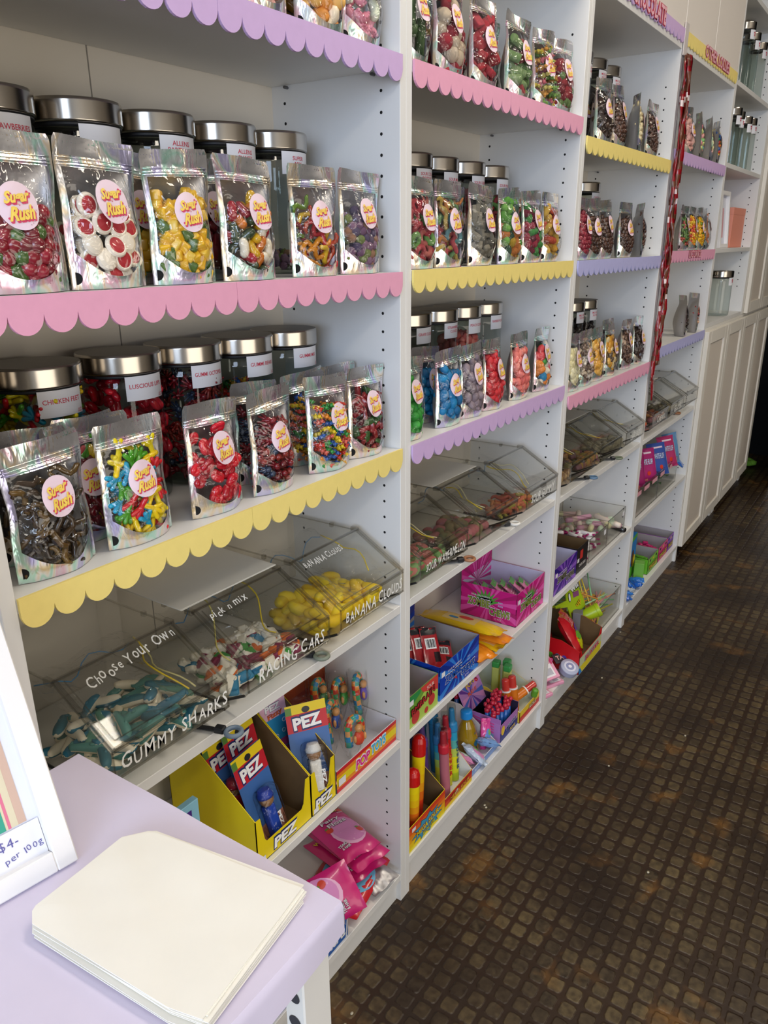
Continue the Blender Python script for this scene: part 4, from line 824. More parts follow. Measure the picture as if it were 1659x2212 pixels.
# paper lying on the middle bins
def sheets(name, pts, z, n, label, group, th=.0005, mb=BAGPAPER, seed=1):
    rr = random.Random(seed)
    for i in range(n):
        dx, dy, a = rr.uniform(-.002, .002), rr.uniform(-.002, .002), rr.uniform(-.015, .015); cx = sum(p[0] for p in pts) / len(pts); cy = sum(p[1] for p in pts) / len(pts)
        q = [(cx + (p[0] - cx) * math.cos(a) - (p[1] - cy) * math.sin(a) + dx, cy + (p[0] - cx) * math.sin(a) + (p[1] - cy) * math.cos(a) + dy) for p in pts]
        o = MB().add(prism([(p[0] - cx, p[1] - cy) for p in q], th * .8, 'z')).build(name, [mb], None, (cx, cy, z + th * i)); tag(o, label, 'paper', group)
for b, k, nn in ((1, 1, 4), (2, 1, 2), (3, 1, 2), (4, 1, 2)):
    x = BX[b][k]; sheets('paper_sheet', [(x - .012, .098), (x + .200, .096), (x + .203, .262), (x - .010, .265)], zb[b] + BH + .0075, nn, f'white paper sheet lying on the middle scoop bin of the {BN[b]} bay', f'paper sheets on the {BN[b]} bay bin', .0006, seed=b)
# ring-handled tongs sticking out under the bins
def tongs(px, py, z, c, label, ang=0):
    p = at(px, py, 2, z); t = thing('ring_tongs', label, 'tongs', (p.x, p.y, z - .004), R(ang))
    MB().add(tube([(.0115 * math.cos(a * .3142), .0115 * math.sin(a * .3142), .004) for a in range(20)], .0038, 8, closed=True), 0, smooth=True).build('ring_handle', [mat('rubber_' + c.strip('#').lower(), c, .5)], t)
    MB().add(cbox(-.005, .005, .012, .085, .002, .005, .001)).add(cbox(-.007, .007, .014, .03, .0, .010, .002)).build('shaft', [mat('black_plastic', '#1A1C22', .4)], t)
tongs(505, 1581, zb[1] + .006, '#6D7E90', 'blue grey ring-handled tongs poking out under the shark bin', 20)
tongs(695, 1417, zb[1] + .006, '#7F8779', 'green grey ring-handled tongs poking out under the racing cars bin', 20)
tongs(1014, 1207, zb[2] + .006, '#A5714F', 'brown ring-handled tongs below the sour watermelon bin', 50)
tongs(1112, 1130, zb[2] + .006, '#E8E6E0', 'white ring-handled tongs below the unmarked sour bin', 50)
tongs(1281, 1031, zb[3] + .006, '#5E7D9A', 'blue ring-handled tongs under the first bin of third bay', 50)
tongs(1336, 989, zb[3] + .006, '#77806A', 'olive ring-handled tongs under the second bin of third bay', 50)
tongs(1463, 892, zb[4] + .006, '#A5714F', 'tan ring-handled tongs under the fourth bay bins', 50)

# ------------------------------------------------------------------ table, bags and price frame
TZ = .87
CLOTH = mat('lilac_tablecloth', '#D3CBE0', .75, vary=.03, scale=9, bump=.12, bscale=14)
t = thing('side_table', 'white table with round holes along its square leg, under the lilac cloth', 'table', (-.4, -.22, 0))
MB().add(cbox(-.42, .447, -.184, .198, .845, .868, .002)).build('tabletop', WHITE2, t)
for i, (lx, ly) in enumerate([(.398, -.158), (.398, .145), (-.40, -.165), (-.40, .145)]):
    m = MB().add(cbox(lx + .006, lx + .045, ly - .02, ly + .004, 0, .845, .0015)); z = .08
    while z < .83:
        if i < 2:
            m.add(poly([(lx + .0054, ly - .008 + .0072 * math.cos(a * .4), z + .0075 * math.sin(a * .4)) for a in range(16)]), 1)
        z += .032
    m.build('leg', [WHITE2, mat('leg_hole_shadow', '#34343A', .9)], t)
for zz in (.30, .56): MB().add(cbox(-.40, .40, -.17, .15, zz, zz + .014, .002)).build('shelf', WHITE2, t)
def cloth():
    m = MB(); x0, x1, y0, y1 = -.86, .051, -.408, -.016
    def Z(x, y): return TZ + .0016 * mnoise.noise(Vector((x * 9, y * 9, 1))) + .0012 * math.exp(-((x + .02 + y * .4) / .02) ** 2)
    m.add(grid(70, 34, lambda a, b: (x0 + (x1 - x0) * a, y0 + (y1 - y0) * b, Z(x0 + (x1 - x0) * a, y0 + (y1 - y0) * b))), 0, smooth=True)
    def sk(p0, p1, out, drop, taper=None):
        def f(a, b):
            x, y = p0[0] + (p1[0] - p0[0]) * a, p0[1] + (p1[1] - p0[1]) * a; e = .003 * b + .003 * b * math.sin(a * 23)
            d = drop * (1 + .06 * math.sin(a * 9)) if not taper else drop * (1 + .05 * math.sin(a * 40)); return (x + out[0] * (.0025 * math.sin(min(1, b * 5) * 1.57) + e), y + out[1] * (.0025 * math.sin(min(1, b * 5) * 1.57) + e), Z(x, y) - d * b)
        return grid(60, 10, f)
    m.add(sk((x0, y0), (x1, y0), (0, -1), .034, 1), 0, smooth=True); m.add(sk((x1, y0), (x1, y1), (1, 0), .034), 0, smooth=True); m.add(sk((x1, y1), (x0, y1), (0, 1), .012), 0, smooth=True)
    return m
tag(cloth().build('tablecloth', [CLOTH]), 'plain lilac cloth covering the small table in front of the shelves', 'tablecloth')
pl = [at(a, b, 2, TZ + .014) for a, b in ((262, 1812), (318, 1800), (336, 1800), (652, 1922), (437, 2206), (360, 2178), (70, 1998), (70, 1972), (78, 1960))]
pl = [(p.x, p.y) for p in pl][::-1]
rb = random.Random(4); cx = sum(p[0] for p in pl) / len(pl); cy = sum(p[1] for p in pl) / len(pl)
for i in range(14):
    lift = i == 13; m = MB(); n = len(pl); k = 10; dx, dy = (rb.uniform(-.0035, .0035), rb.uniform(-.004, .003)) if not lift else (0, 0)
    vs = [(0, 0, .0)]; fs = []
    for j in range(1, k + 1):
        for q in range(n * 4):
            a, b = pl[(q // 4) % n], pl[(q // 4 + 1) % n]; f_ = (q % 4) / 4; X_, Y_ = a[0] + (b[0] - a[0]) * f_ - cx, a[1] + (b[1] - a[1]) * f_ - cy
            vs.append((X_ * j / k, Y_ * j / k, .0))
    N4 = n * 4
    fs += [(0, 1 + q, 1 + (q + 1) % N4) for q in range(N4)]
    for j in range(k - 1): fs += [(1 + j * N4 + q, 1 + (j + 1) * N4 + q, 1 + (j + 1) * N4 + (q + 1) % N4, 1 + j * N4 + (q + 1) % N4) for q in range(N4)]
    top = [(x, y, .0009 + (.0016 * mnoise.noise(Vector((x * 22, y * 22, i * .3))) + .002 * math.exp(-((x + .04) ** 2 + (y - .06) ** 2) / .0003)) * (1 if lift else .25)) for x, y, z in vs]
    m.add((top, fs), 0, smooth=True); o2 = len(vs); m.add(([(x, y, 0) for x, y, z in vs], [f[::-1] for f in fs]), 0)
    rim = 1 + (k - 1) * N4; o3 = len(m.v); m.v += [m.v[rim + q] for q in range(N4)] + [m.v[rim + o2 + q] for q in range(N4)]; m.f += [(o3 + q, o3 + N4 + q, o3 + N4 + (q + 1) % N4, o3 + (q + 1) % N4) for q in range(N4)]; m.m += [0] * N4; m.s += [False] * N4
    o = m.build('paper_bag', [BAGPAPER], None, (cx + dx, cy + dy, TZ + .0022 + .00098 * i), (0, 0, rb.uniform(-.02, .02) if not lift else 0))
    tag(o, 'white paper bag lying in the stack on the lilac cloth' if not lift else 'topmost white paper bag of the stack on the lilac cloth, corner crimped', 'paper bag', 'stacked paper bags on the table' if not lift else None)
# leaning price frame
FRW = mat('white_picture_frame', '#EDEBEA', .4); t = thing('picture_frame', 'white picture frame leaning on the lilac table with a handwritten price', 'picture frame', (-.0537, -.1656, TZ + .003), R(-9.3), rx=R(-22.5))
FWD, FHT = .26, .33
fr = MB()
for x0, x1, z0, z1 in ((-.020, 0, 0, FHT), (-FWD, -FWD + .020, 0, FHT), (-FWD + .020, -.020, 0, .020), (-FWD + .020, -.020, FHT - .020, FHT)): fr.add(cbox(x0, x1, 0, .018, z0, z1, .0012))
fr.build('frame_moulding', [FRW], t)
MB().add(box(-FWD + .006, -.006, .0145, .0165, .006, FHT - .006)).build('backing_board', [GREYCARD], t)
MB().add(box(-FWD + .018, -.018, .0125, .0135, .018, FHT - .018)).build('white_mat', [mat('frame_mat_white', '#E4E6F2', .5)], t)
pr = MB(); yb = .0120
def pq(x0, x1, z0, z1, mi, o=0): pr.add(poly([(x0, yb - o, z0), (x1, yb - o, z0), (x1, yb - o, z1), (x0, yb - o, z1)]), mi)
pq(-FWD + .025, -.0300, .056, FHT - .03, 1); pq(-FWD + .025, -.0375, .056, FHT - .03, 2, .0001); pq(-FWD + .025, -.0440, .056, FHT - .03, 3, .0002); pq(-FWD + .025, -.0468, .056, FHT - .03, 2, .0003); pq(-FWD + .025, -.0490, .056, FHT - .03, 4, .0004)
pq(-FWD + .025, -.0490, .056, .094, 5, .0005)
pr.add(poly([(-.075 + .012 * math.cos(a * .1571), yb - .0007, .113 + .011 * math.sin(a * .1571)) for a in range(-10, 1)] + [(-.063, yb - .0007, .25), (-.2, yb - .0007, .25), (-.2, yb - .0007, .102)]), 2)
pr.add(poly([(-.077 + .011 * math.cos(a * .1571), yb - .0009, .115 + .010 * math.sin(a * .1571)) for a in range(-10, 1)] + [(-.066, yb - .0009, .25), (-.2, yb - .0009, .25), (-.2, yb - .0009, .105)]), 6)
pr.build('picture_print', [FRW, ink('#CDAE9C', .5), ink('#D8CEB0', .5), ink('#D9708F', .5), ink('#2FA6C0', .5), ink('#2F9E86', .5), ink('#E59AA8', .5)], t)
ps = MB().add(poly([(-FWD + .020, .0108, .020), (-.0205, .0108, .020), (-.0205, .0108, .0545), (-FWD + .020, .0108, .0545)])).build('price_strip', [PAPERWHITE], t)
MB().add(text3('$4-', (-.0515, .0105, .0435), FX, FZ, width=.018, height=.010, jitter=.8)).add(text3('per 100g', (-.0405, .0105, .0300), FX, FZ, width=.036, height=.0085, jitter=1.0, rot=.12)).build('lettering', [ink('#5C5AA0')], ps)
MB().add(tube([(-.13, .018, .30), (-.13, .09, .036)], .004, 6)).build('easel_stand', [GREYCARD], t)
# ------------------------------------------------------------------ printed cartons and packets
def burst(w, h, cx, cz, n, cols, mapf, m, ph=0.):
    """a printed star burst that fills a w x h face"""
    def hit(a):
        dx, dz = math.cos(a), math.sin(a); t = 9
        for v, d, lo, hi in ((cx, dx, 0, w), (cz, dz, 0, h)):
            if d > 1e-6: t = min(t, (hi - v) / d)
            if d < -1e-6: t = min(t, (lo - v) / d)
        return cx + dx * t, cz + dz * t
    cor = [(w, h), (0, h), (0, 0), (w, 0)]; ca = [math.atan2(c[1] - cz, c[0] - cx) % 6.28318 for c in cor]
    for i in range(n):
        a0 = 6.28318 * (i + .2 * math.sin(i * 2.3)) / n + ph; a1 = a0 + 6.28318 / n * (.5 if i % 2 else .62)
        p = [(cx, cz), hit(a0)] + [cor[k] for k in range(4) if 0 < (ca[k] - a0) % 6.28318 < a1 - a0] + [hit(a1)]
        m.add(poly([mapf(*q) for q in p]), cols[i % len(cols)])
def outline_text(m, s, a, b, w_, h_, mapf, fill, line, bold=.05, off=.0004, rot=0., shear=0., line2=None):
    """mapf(a, b, lift); dark outline below, coloured letters on top"""
    if line2 is not None: m.add(text3(s, None, None, None, width=w_ * 1.06, height=h_ * 1.30, bold=.12, shear=shear, rot=rot, mapf=lambda x, y: mapf(a + x, b + y, off)), line2)
    m.add(text3(s, None, None, None, width=w_ * 1.02, height=h_ * 1.14, bold=.075, shear=shear, rot=rot, mapf=lambda x, y: mapf(a + x, b + y, off * 1.6)), line)
    m.add(text3(s, None, None, None, width=w_, height=h_, bold=bold * .6, shear=shear, rot=rot, mapf=lambda x, y: mapf(a + x, b + y, off * 2.4)), fill)
def carton(name, label, x, y, z, w, d, h, out, inn, front=None, slope=None, back=None, cat='box', lidded=False, group=None, rz=0., corner=None):
    """open display carton: front wall height, sloping side walls, standing back flap"""
    t = thing(name, label, cat, (x, y, z + .0008), rz, group); th = .0012; fh = front if front is not None else h; m = MB(); bh = back or h
    def wall(po, axis, M, n): m.add(prism(po, th, axis), n, M)
    m.add(box(0, w, 0, d, 0, th), 1)
    def two(g, M=None):               # outside printed, inside plain
        o = len(m.f); m.add(g, 0, M)
    side = [(0, 0), (d, 0), (d, h), (0, h if slope is None else fh)] if slope is None else [(0, 0), (d, 0), (d, h), (d * slope, h), (0, fh if corner is None else corner)]
    m.add(prism(side, th, 'x'), 0); m.add(prism(side, th, 'x'), 0, T((w - th, 0, 0)))
    m.add(prism([(p[0], p[1]) for p in side], .0003, 'x'), 1, T((th, 0, 0))); m.add(prism(side, .0003, 'x'), 1, T((w - th - .0003, 0, 0)))
    if corner: fp = [(0, 0), (w, 0), (w, corner), (w - .012, corner), (w - .020, fh + .008), (w - .026, fh), (.026, fh), (.020, fh + .008), (.012, corner), (0, corner)]
    else: fp = [(0, 0), (w, 0), (w, fh), (0, fh)]
    m.add(prism(fp, th), 0); m.add(prism(fp, .0003), 1, T((0, th, 0)))
    m.add(box(0, w, d - th, d, 0, bh), 0); m.add(box(th, w - th, d - th - .0003, d - th, 0, bh if back is None else h), 1)
    if lidded: m.add(box(0, w, 0, d, h, h + th), 1)
    m.build('carton_body', [out, inn], t)
    F = lambda a, b, o=.0003: (a, -o, b)
    Ls = lambda a, b, o=.0003: (-o, d - a, b)
    Bk = lambda a, b, o=.0003: (a, d - th - .0004 - o, b)
    return t, F, Ls, Bk
def price_sticker(F, a, b, t, w_=.016, h_=.013):
    MB().add(poly([F(a, b, .0012), F(a + w_, b, .0012), F(a + w_, b + h_, .0012), F(a, b + h_, .0012)])).build('price_sticker', [PAPERWHITE], t)
def pillow(name, label, cat, loc, rot, w, h, t_, base, group=None, crimp=.07, prints=None, seed=0, crease=.0012):
    """a filled flat bag: x width, y height, z thickness, sealed at both ends"""
    def S(sd, off=0):
        def f(a, b):
            u, v = 2 * a - 1, 2 * b - 1; vv = min(1, abs(v) / (1 - crimp)); k = max(0, (1 - abs(u) ** 3.2)) ** .6 * max(0, (1 - vv ** 3.5)) ** .6
            n = crease * mnoise.noise(Vector((u * 3 + seed, v * 4, sd + seed)))
            return (u * w / 2 * (1 - .05 * k) , v * h / 2, sd * (t_ / 2 * k + off + .0003) + n * (1 if k > .05 else .4) + (.0025 * math.sin(u * 5 + seed) if abs(v) > 1 - crimp else 0))
        return f
    o = thing(name, label, cat, loc, 0, group); o.rotation_euler = rot
    MB().add(grid(20, 26, S(1)), 0, smooth=True).add(grid(20, 26, lambda a, b: S(-1)(1 - a, b)), 0, smooth=True).build('packet', [base], o)
    if prints:
        m = MB(); ms = []
        def mi(c):
            k = ink(c, .3)
            if k not in ms: ms.append(k)
            return ms.index(k)
        def mp(a, b, o_=.0006): return S(1, o_)(a / w + .5, b / h + .5)
        prints(m, mi, mp); m.build('print', ms, o)
    return o
def patch(m, mp, x0, x1, y0, y1, mi, o=.0006): m.add(grid(6, 6, lambda a, b: mp(x0 + (x1 - x0) * a, y0 + (y1 - y0) * b, o)), mi, smooth=True)
def blob(m, mp, cx, cy, rx, ry, mi, o=.0006, n=18, a0=0, a1=6.2832, rings=4):
    vs = []; fs = []
    for j in range(rings + 1):
        for k in range(n): a = a0 + (a1 - a0) * k / (n if a1 - a0 > 6.2 else n - 1); vs.append(mp(cx + rx * j / rings * math.cos(a), cy + ry * j / rings * math.sin(a), o))
    cl = n if a1 - a0 > 6.2 else n - 1
    for j in range(rings):
        for k in range(cl): fs.append((j * n + k, j * n + (k + 1) % n, (j + 1) * n + (k + 1) % n, (j + 1) * n + k))
    m.add((vs, fs), mi, smooth=True)

# ---- first bay, carton shelf
z = BAY[1][1][1]; PY = mat('yellow_carton', '#EFD50E', .5, vary=.02)
def pez_carton(x, w, label):
    t, F, Ls, Bk = carton('display_carton', label, x, .010, z, w, .21, .20, PY, CARD, front=.036, slope=.72, corner=.092, group='yellow dispenser cartons')
    m = MB(); outline_text(m, 'PEZ', w / 2, .018, min(.062, w * .72), .021, F, 0, 1, line2=2, bold=.1, shear=.08); m.build('lettering', [ink('#FFFFFF'), ink('#1C2A6A'), ink('#1C2A6A')], t)
    price_sticker(F, .004, .003, t, .014, .010); return t
pez_carton(.352, .143, 'yellow dispenser carton with packs in it, beside the table cloth'); pez_carton(.4965, .072, 'narrow yellow dispenser carton next to the lollipop tray')
def pez_pack(x, y, zz, rz, lean, hc, label, hat, scale=1.0):
    t = thing('dispenser_pack', label, 'sweet dispenser pack', (x, y, zz), R(rz), 'carded sweet dispensers', rx=R(-lean)); w, h = .080, .168
    MB().add(cbox(-w / 2, w / 2, 0, .0012, 0, h, .0003)).build('backing_card', [ink('#3E6CB0')], t)
    F = lambda a, b, o=.0003: (a, -o, b); m = MB(); q = lambda x0, x1, z0, z1, mi, o: m.add(poly([F(x0, z0, o), F(x1, z0, o), F(x1, z1, o), F(x0, z1, o)]), mi)
    q(-w / 2, w / 2, h - .018, h, 0, .0003); q(-w / 2, -w / 2 + .012, h - .018, h - .004, 4, .0005); m.add(poly([F(.008 * math.cos(a * .5), h - .012 + .006 * math.sin(a * .5), .0006) for a in range(13)]), 5)
    q(-w / 2, w / 2, h - .052, h - .018, 1, .0003); outline_text(m, 'PEZ', 0, h - .035, .056, .023, F, 2, 3, line2=3, bold=.1, rot=.05)
    q(-w / 2, w / 2, .0, .03, 6, .0003); m.build('print', [ink('#F2D51C'), ink('#C91F30'), ink('#FFFFFF'), ink('#1C2A6A'), ink('#5E8A3A'), ink('#20222A'), ink('#C4826A')], t)
    d = MB().add(cbox(-.011, .011, -.018, -.002, .004, .062, .003, 2)).add(cbox(-.013, .013, -.020, -.001, .0015, .007, .001)); d.build('dispenser_stem', [mat('disp_' + hc.strip('#').lower(), hc, .3)], t)
    MB().add(ell((0, -.012, .074), (.014, .013, .014), 2), 0, smooth=True).add(lathe([(.0145, .078), (.015, .082), (.011, .093), (.002, .095)], 16), 1, T((0, -.012, 0)), True).build('dispenser_head', [mat('disp_head', '#9A7048' if hat == '#1F3FA8' else '#D8B070', .4), mat('disp_hat_' + hat.strip('#').lower(), hat, .35)], t)
    MB().add(cbox(-.024, .024, -.030, -.0005, .008, .098, .010, 2), 0, smooth=True).build('clear_blister', [WRAP], t)
    m = MB().add(text3('PEZ', (.012, -.0195, .03), (0, 0, -1), (1, 0, 0), width=.026, height=.008, bold=.05)).build('lettering', [ink('#FFFFFF')], t)
    return t
pez_pack(.420, .036, z + .004, 4, 18, '#1F48B4', 'carded sweet dispenser with blue stem, in front in the yellow carton', '#1F3FA8')
pez_pack(.400, .100, z + .014, 3, 12, '#C83048', 'carded sweet dispenser behind it, beside the carton side', '#B02A40'); pez_pack(.440, .088, z + .026, 3, 14, '#D42A7A', 'carded sweet dispenser with pink stem, in second row of the carton', '#E0A83A')
pez_pack(.538, .030, z + .024, -32, 20, '#E8E8E4', 'carded sweet dispenser with white head, in the narrow yellow carton', '#E4E4E2')
t = thing('fizzy_box', 'blue and pink fizzy sweets box standing in the narrow yellow carton', 'box', (.500, .105, z + .002), R(-8), rx=R(-10))
MB().add(cbox(0, .062, 0, .03, 0, .185, .001)).build('carton_body', [ink('#2E96D4')], t)
F = lambda a, b, o=.0003: (a, -o, b); m = MB(); m.add(poly([F(0, .150), F(.062, .150), F(.062, .184), F(0, .184)]), 0)
for k in range(5):
    m.add(poly([F(.002, .010 + k * .019), F(.060, .010 + k * .019), F(.060, .027 + k * .019), F(.002, .027 + k * .019)]), 1); m.add(text3('PEZ', F(.018, .0185 + k * .019, .0006), FX, FZ, width=.022, height=.010, bold=.06), 2)
outline_text(m, 'PEZ', .03, .172, .036, .013, F, 3, 2, bold=.08); outline_text(m, 'Fizzy', .034, .156, .036, .012, F, 4, 5, bold=.05, rot=.12)
for a, b in ((.014, .128), (.048, .118), (.030, .112), (.052, .138)): m.add(tube([F(a + .004 * math.cos(k * .6), b + .004 * math.sin(k * .6), .0008) for k in range(10)], .0005, 4, closed=True), 3)
m.build('print', [ink('#F0C0D8'), ink('#B04A92'), ink('#1C2A6A'), ink('#FFFFFF'), ink('#E8702A'), ink('#7A2A6A')], t)
t = thing('sour_sweet_box', 'pale blue and purple original sour box behind the table cloth', 'box', (.134, .03, z + .0008))
MB().add(cbox(0, .123, 0, .012, 0, .200, .001)).build('carton_body', [ink('#8FC6DA')], t); m = MB()
m.add(poly([F(.036, .140), F(.108, .140), F(.108, .188), F(.036, .188)]), 0)
for s_, zz, c in (('Original', .179, 1), ('& Sour', .165, 2), ('Flavours', .151, 3)): m.add(text3(s_, F(.073, zz, .0006), FX, FZ, width=.058, height=.0098, bold=.03), c)
outline_text(m, 'XX', .100, .122, .03, .02, F, 4, 5); m.build('print', [ink('#4A2A86'), ink('#F2DC4A'), ink('#8ACB4A'), ink('#D8B8E8'), ink('#FFFFFF'), ink('#20222A')], t)
# lollipop tray
t, F, Ls, Bk = carton('lollipop_tray', 'rainbow printed lollipop tray with high orange back card', .572, .010, z, .206, .19, .052, ink('#D8D6DC'), mat('white_card', '#E8E6EC', .6), front=.050, back=.20, cat='box')
m = MB(); cols = ['#C9242E', '#E88A1E', '#E8D21E', '#3E9E4A', '#2E6EC8', '#5A2E9A']
for k in range(6): m.add(poly([F(0, .0 + .0083 * k), F(.206, .0083 * k), F(.206, .0083 * (k + 1)), F(0, .0083 * (k + 1))]), 5 - k if k > 2 else k)
for k, c in enumerate((0, 6)): pass
outline_text(m, 'POP', .085, .026, .048, .022, lambda a, b, o=.0003: F(a, b, o + .0006), 6, 7, line2=7, bold=.08, shear=.1); outline_text(m, 'TOYS', .140, .030, .052, .022, lambda a, b, o=.0003: F(a, b, o + .0006), 8, 7, line2=7, bold=.08, shear=.1)
for k in range(7): m.add(poly([Bk(0, .052 + .021 * k), Bk(.206, .052 + .021 * k), Bk(.206, .073 + .021 * k), Bk(0, .073 + .021 * k)]), 9 + k)
m.add(text3('POP TOYS', Bk(.06, .188, .0006), FX, FZ, width=.07, height=.006), 16)
m.build('print', [ink(c) for c in cols] + [ink('#E0218A'), ink('#F6F2F8'), ink('#38B6E8')] + [ink(c) for c in ('#8E1E18', '#A4301C', '#BC5026', '#CC7238', '#D29858', '#D8B680', '#DCC8A2')] + [ink('#5A4030')], t); price_sticker(lambda a, b, o: F(a, b, o + .001), .004, .014, t, .022, .016)
RB = [ink(c, .2) for c in ('#D0402E', '#E8903A', '#3E9A86', '#2E86B8', '#E0A060', '#3EA06A')]
for i, (px, py, zz, hgt, toy) in enumerate([(.600, .115, .012, .15, '#E0C43A'), (.642, .075, .008, .15, '#2E5EC0'), (.652, .035, .004, .13, '#E04A2A'), (.690, .145, .03, .15, '#3A8A4A'), (.732, .125, .012, .14, '#4AAE4A'), (.757, .085, .008, .15, '#6A4AC0')]):
    lab = ['at the back beside the carton', 'in the middle with a blue toy', 'in front of the middle one, by the carton', 'at the back of the tray', 'second from the shelf partition', 'closest to the shelf partition'][i]
    t = thing('rainbow_lollipop', f'wrapped rainbow candy cane lollipop {lab}', 'lollipop', (px, py, z + .003 + zz * .1), R(rnd.uniform(-20, 20)), 'wrapped toy lollipops in the tray', rx=R(-6))
    path = [(0, 0, .045 + k * .012) for k in range(int((hgt - .075) / .012))]; zt = path[-1][2]
    path += [(.016 - .016 * math.cos(a), 0, zt + .020 * math.sin(a)) for a in [math.pi * k / 8 for k in range(1, 9)]] + [(.032, 0, zt - .012), (.032, 0, zt - .024)]
    g, f = tube(path, .0085, 10); m = MB(); m.add((g, f, [((q // 10) // 1 + (q % 10) // 2) % 6 for q in range(len(f))]), None, smooth=True); m.build('candy_cane', RB, t)
    MB().add(tube([(0, 0, .002), (0, 0, .05)], .0022, 6)).build('stick', [ink('#E8E8E8')], t)
    MB().add(ell((.018, -.010, zt - .02), (.013, .008, .017), 2), 0, smooth=True).add(ell((.018, -.012, zt + .002), (.009, .008, .009), 2), 1, smooth=True).add(ell((.006, -.014, zt - .018), (.004, .004, .010), 1), 1, smooth=True).add(ell((.03, -.014, zt - .018), (.004, .004, .010), 1), 1, smooth=True).build('toy_figure', [mat('toy_' + toy.strip('#').lower(), toy, .35), ink('#D89A5A', .4)], t)
    MB().add(grid(14, 18, lambda a, b: ((.014 + .030 * math.cos(6.2832 * a) * (.18 + .82 * math.sin(min(1, b * 1.6) * 1.57)) * (1 if b < .92 else .9)) - .010 * (1 - b), .022 * math.sin(6.2832 * a) * (.15 + .85 * math.sin(min(1, b * 1.6) * 1.57)), .012 + b * (zt + .022)))).build('clear_wrapper', [WRAP], t)
# ---- first bay, bottom shelf
z = BAY[1][1][0]; PK = mat('hot_pink_bag', '#CC1E72', .28, coat=.3)
def floss(m, mi, mp):
    blob(m, mp, .008, -.018, .040, .046, mi('#F2B8D8')); blob(m, mp, .012, -.014, .037, .043, mi('#E08CC4'), .0009)
    for a, b in ((.034, -.030), (-.026, .004), (.040, .055)): blob(m, mp, a, b, .0085, .0095, mi('#D8452E'), .0012, 12); blob(m, mp, a - .003, b + .008, .005, .003, mi('#6A8A3A'), .0014, 8)
    def up(a, b, o): return mp(a, b, o + .0006)
    outline_text(m, 'Fairy', -.006, .030, .050, .013, up, mi('#F4E6EE'), mi('#2A1020'), bold=.05); outline_text(m, 'Floss', .002, .015, .050, .013, up, mi('#F4E6EE'), mi('#2A1020'), bold=.05)
    outline_text(m, 'WARHEADS', -.004, .058, .070, .013, up, mi('#F0D63A'), mi('#20141C'), bold=.05); m.add(text3('SOUR', None, None, None, width=.016, height=.006, bold=.03, mapf=lambda a, b: up(a + .034, b + .045, .0006)), mi('#F6DDEA'))
    for k, s_ in enumerate(('TEARS', '& HAIR')): outline_text(m, s_, -.030 + .004 * k, -.050 - .009 * k, .022, .007, up, mi('#E8E8EC'), mi('#20202A'), bold=.04)
for i, (dx, dy, dz, rz) in enumerate([(.006, -.006, .052, -10), (.012, -.012, .082, -12), (0, 0, .112, -16)]):
    pillow('fairy_floss_bag', f'hot pink fairy floss bag, {["lowest", "second", "topmost"][i]} of the flat stack against the partition', 'sweet packet', (.712 + dx, .118 + dy, z + dz), (R(-3), R(2), R(rz)), .098, .175, .032, PK, 'fairy floss bags', prints=floss, seed=i + 1)
pillow('fairy_floss_bag', 'hot pink fairy floss bag leaning in front of the stack, by the cloth corner', 'sweet packet', (.545, .055, z + .082), Matrix(((.10, -.93, -.35), (.62, .12, -.77), (.76, -.36, .53))).to_euler(), .105, .185, .024, PK, 'fairy floss bags', prints=floss, seed=5)
pillow('red_gummy_bag', 'red and blue sweet bag with silver end under the pink stack', 'sweet packet', (.690, .085, z + .022), (R(2), 0, R(-80)), .14, .19, .036, mat('red_bag', '#C2202C', .25, coat=.3), prints=lambda m, mi, mp: (blob(m, mp, .005, .0, .062, .062, mi('#6FB6DC'), n=24), blob(m, mp, .02, .04, .022, .018, mi('#8A5A36'), .001), blob(m, mp, .0, .052, .014, .012, mi('#9AB83A'), .0012), blob(m, mp, -.03, -.04, .02, .02, mi('#3E78B8'), .0012)), seed=9)
pillow('silver_bag', 'crumpled silver foil bag in the corner beside the pink bags', 'sweet packet', (.735, .075, z + .075 - .055), (R(0), R(-6), R(-10)), .075, .16, .030, SILVER, seed=12, crease=.004)
t = thing('gum_box', 'long blue gum box along the bottom shelf front, beside the table leg', 'box', (.30, .004, z + .0008)); MB().add(cbox(0, .285, 0, .05, 0, .046, .001)).build('carton_body', [ink('#1457A8')], t)
MB().add(text3('extra', (.236, -.0008, .024), FX, FZ, width=.078, height=.028, bold=.03, shear=.15)).add(poly([(.276, -.0006, .002), (.279, -.0006, .002), (.284, -.0006, .044), (.281, -.0006, .044)])).build('lettering', [ink('#F2F4F8')], t)
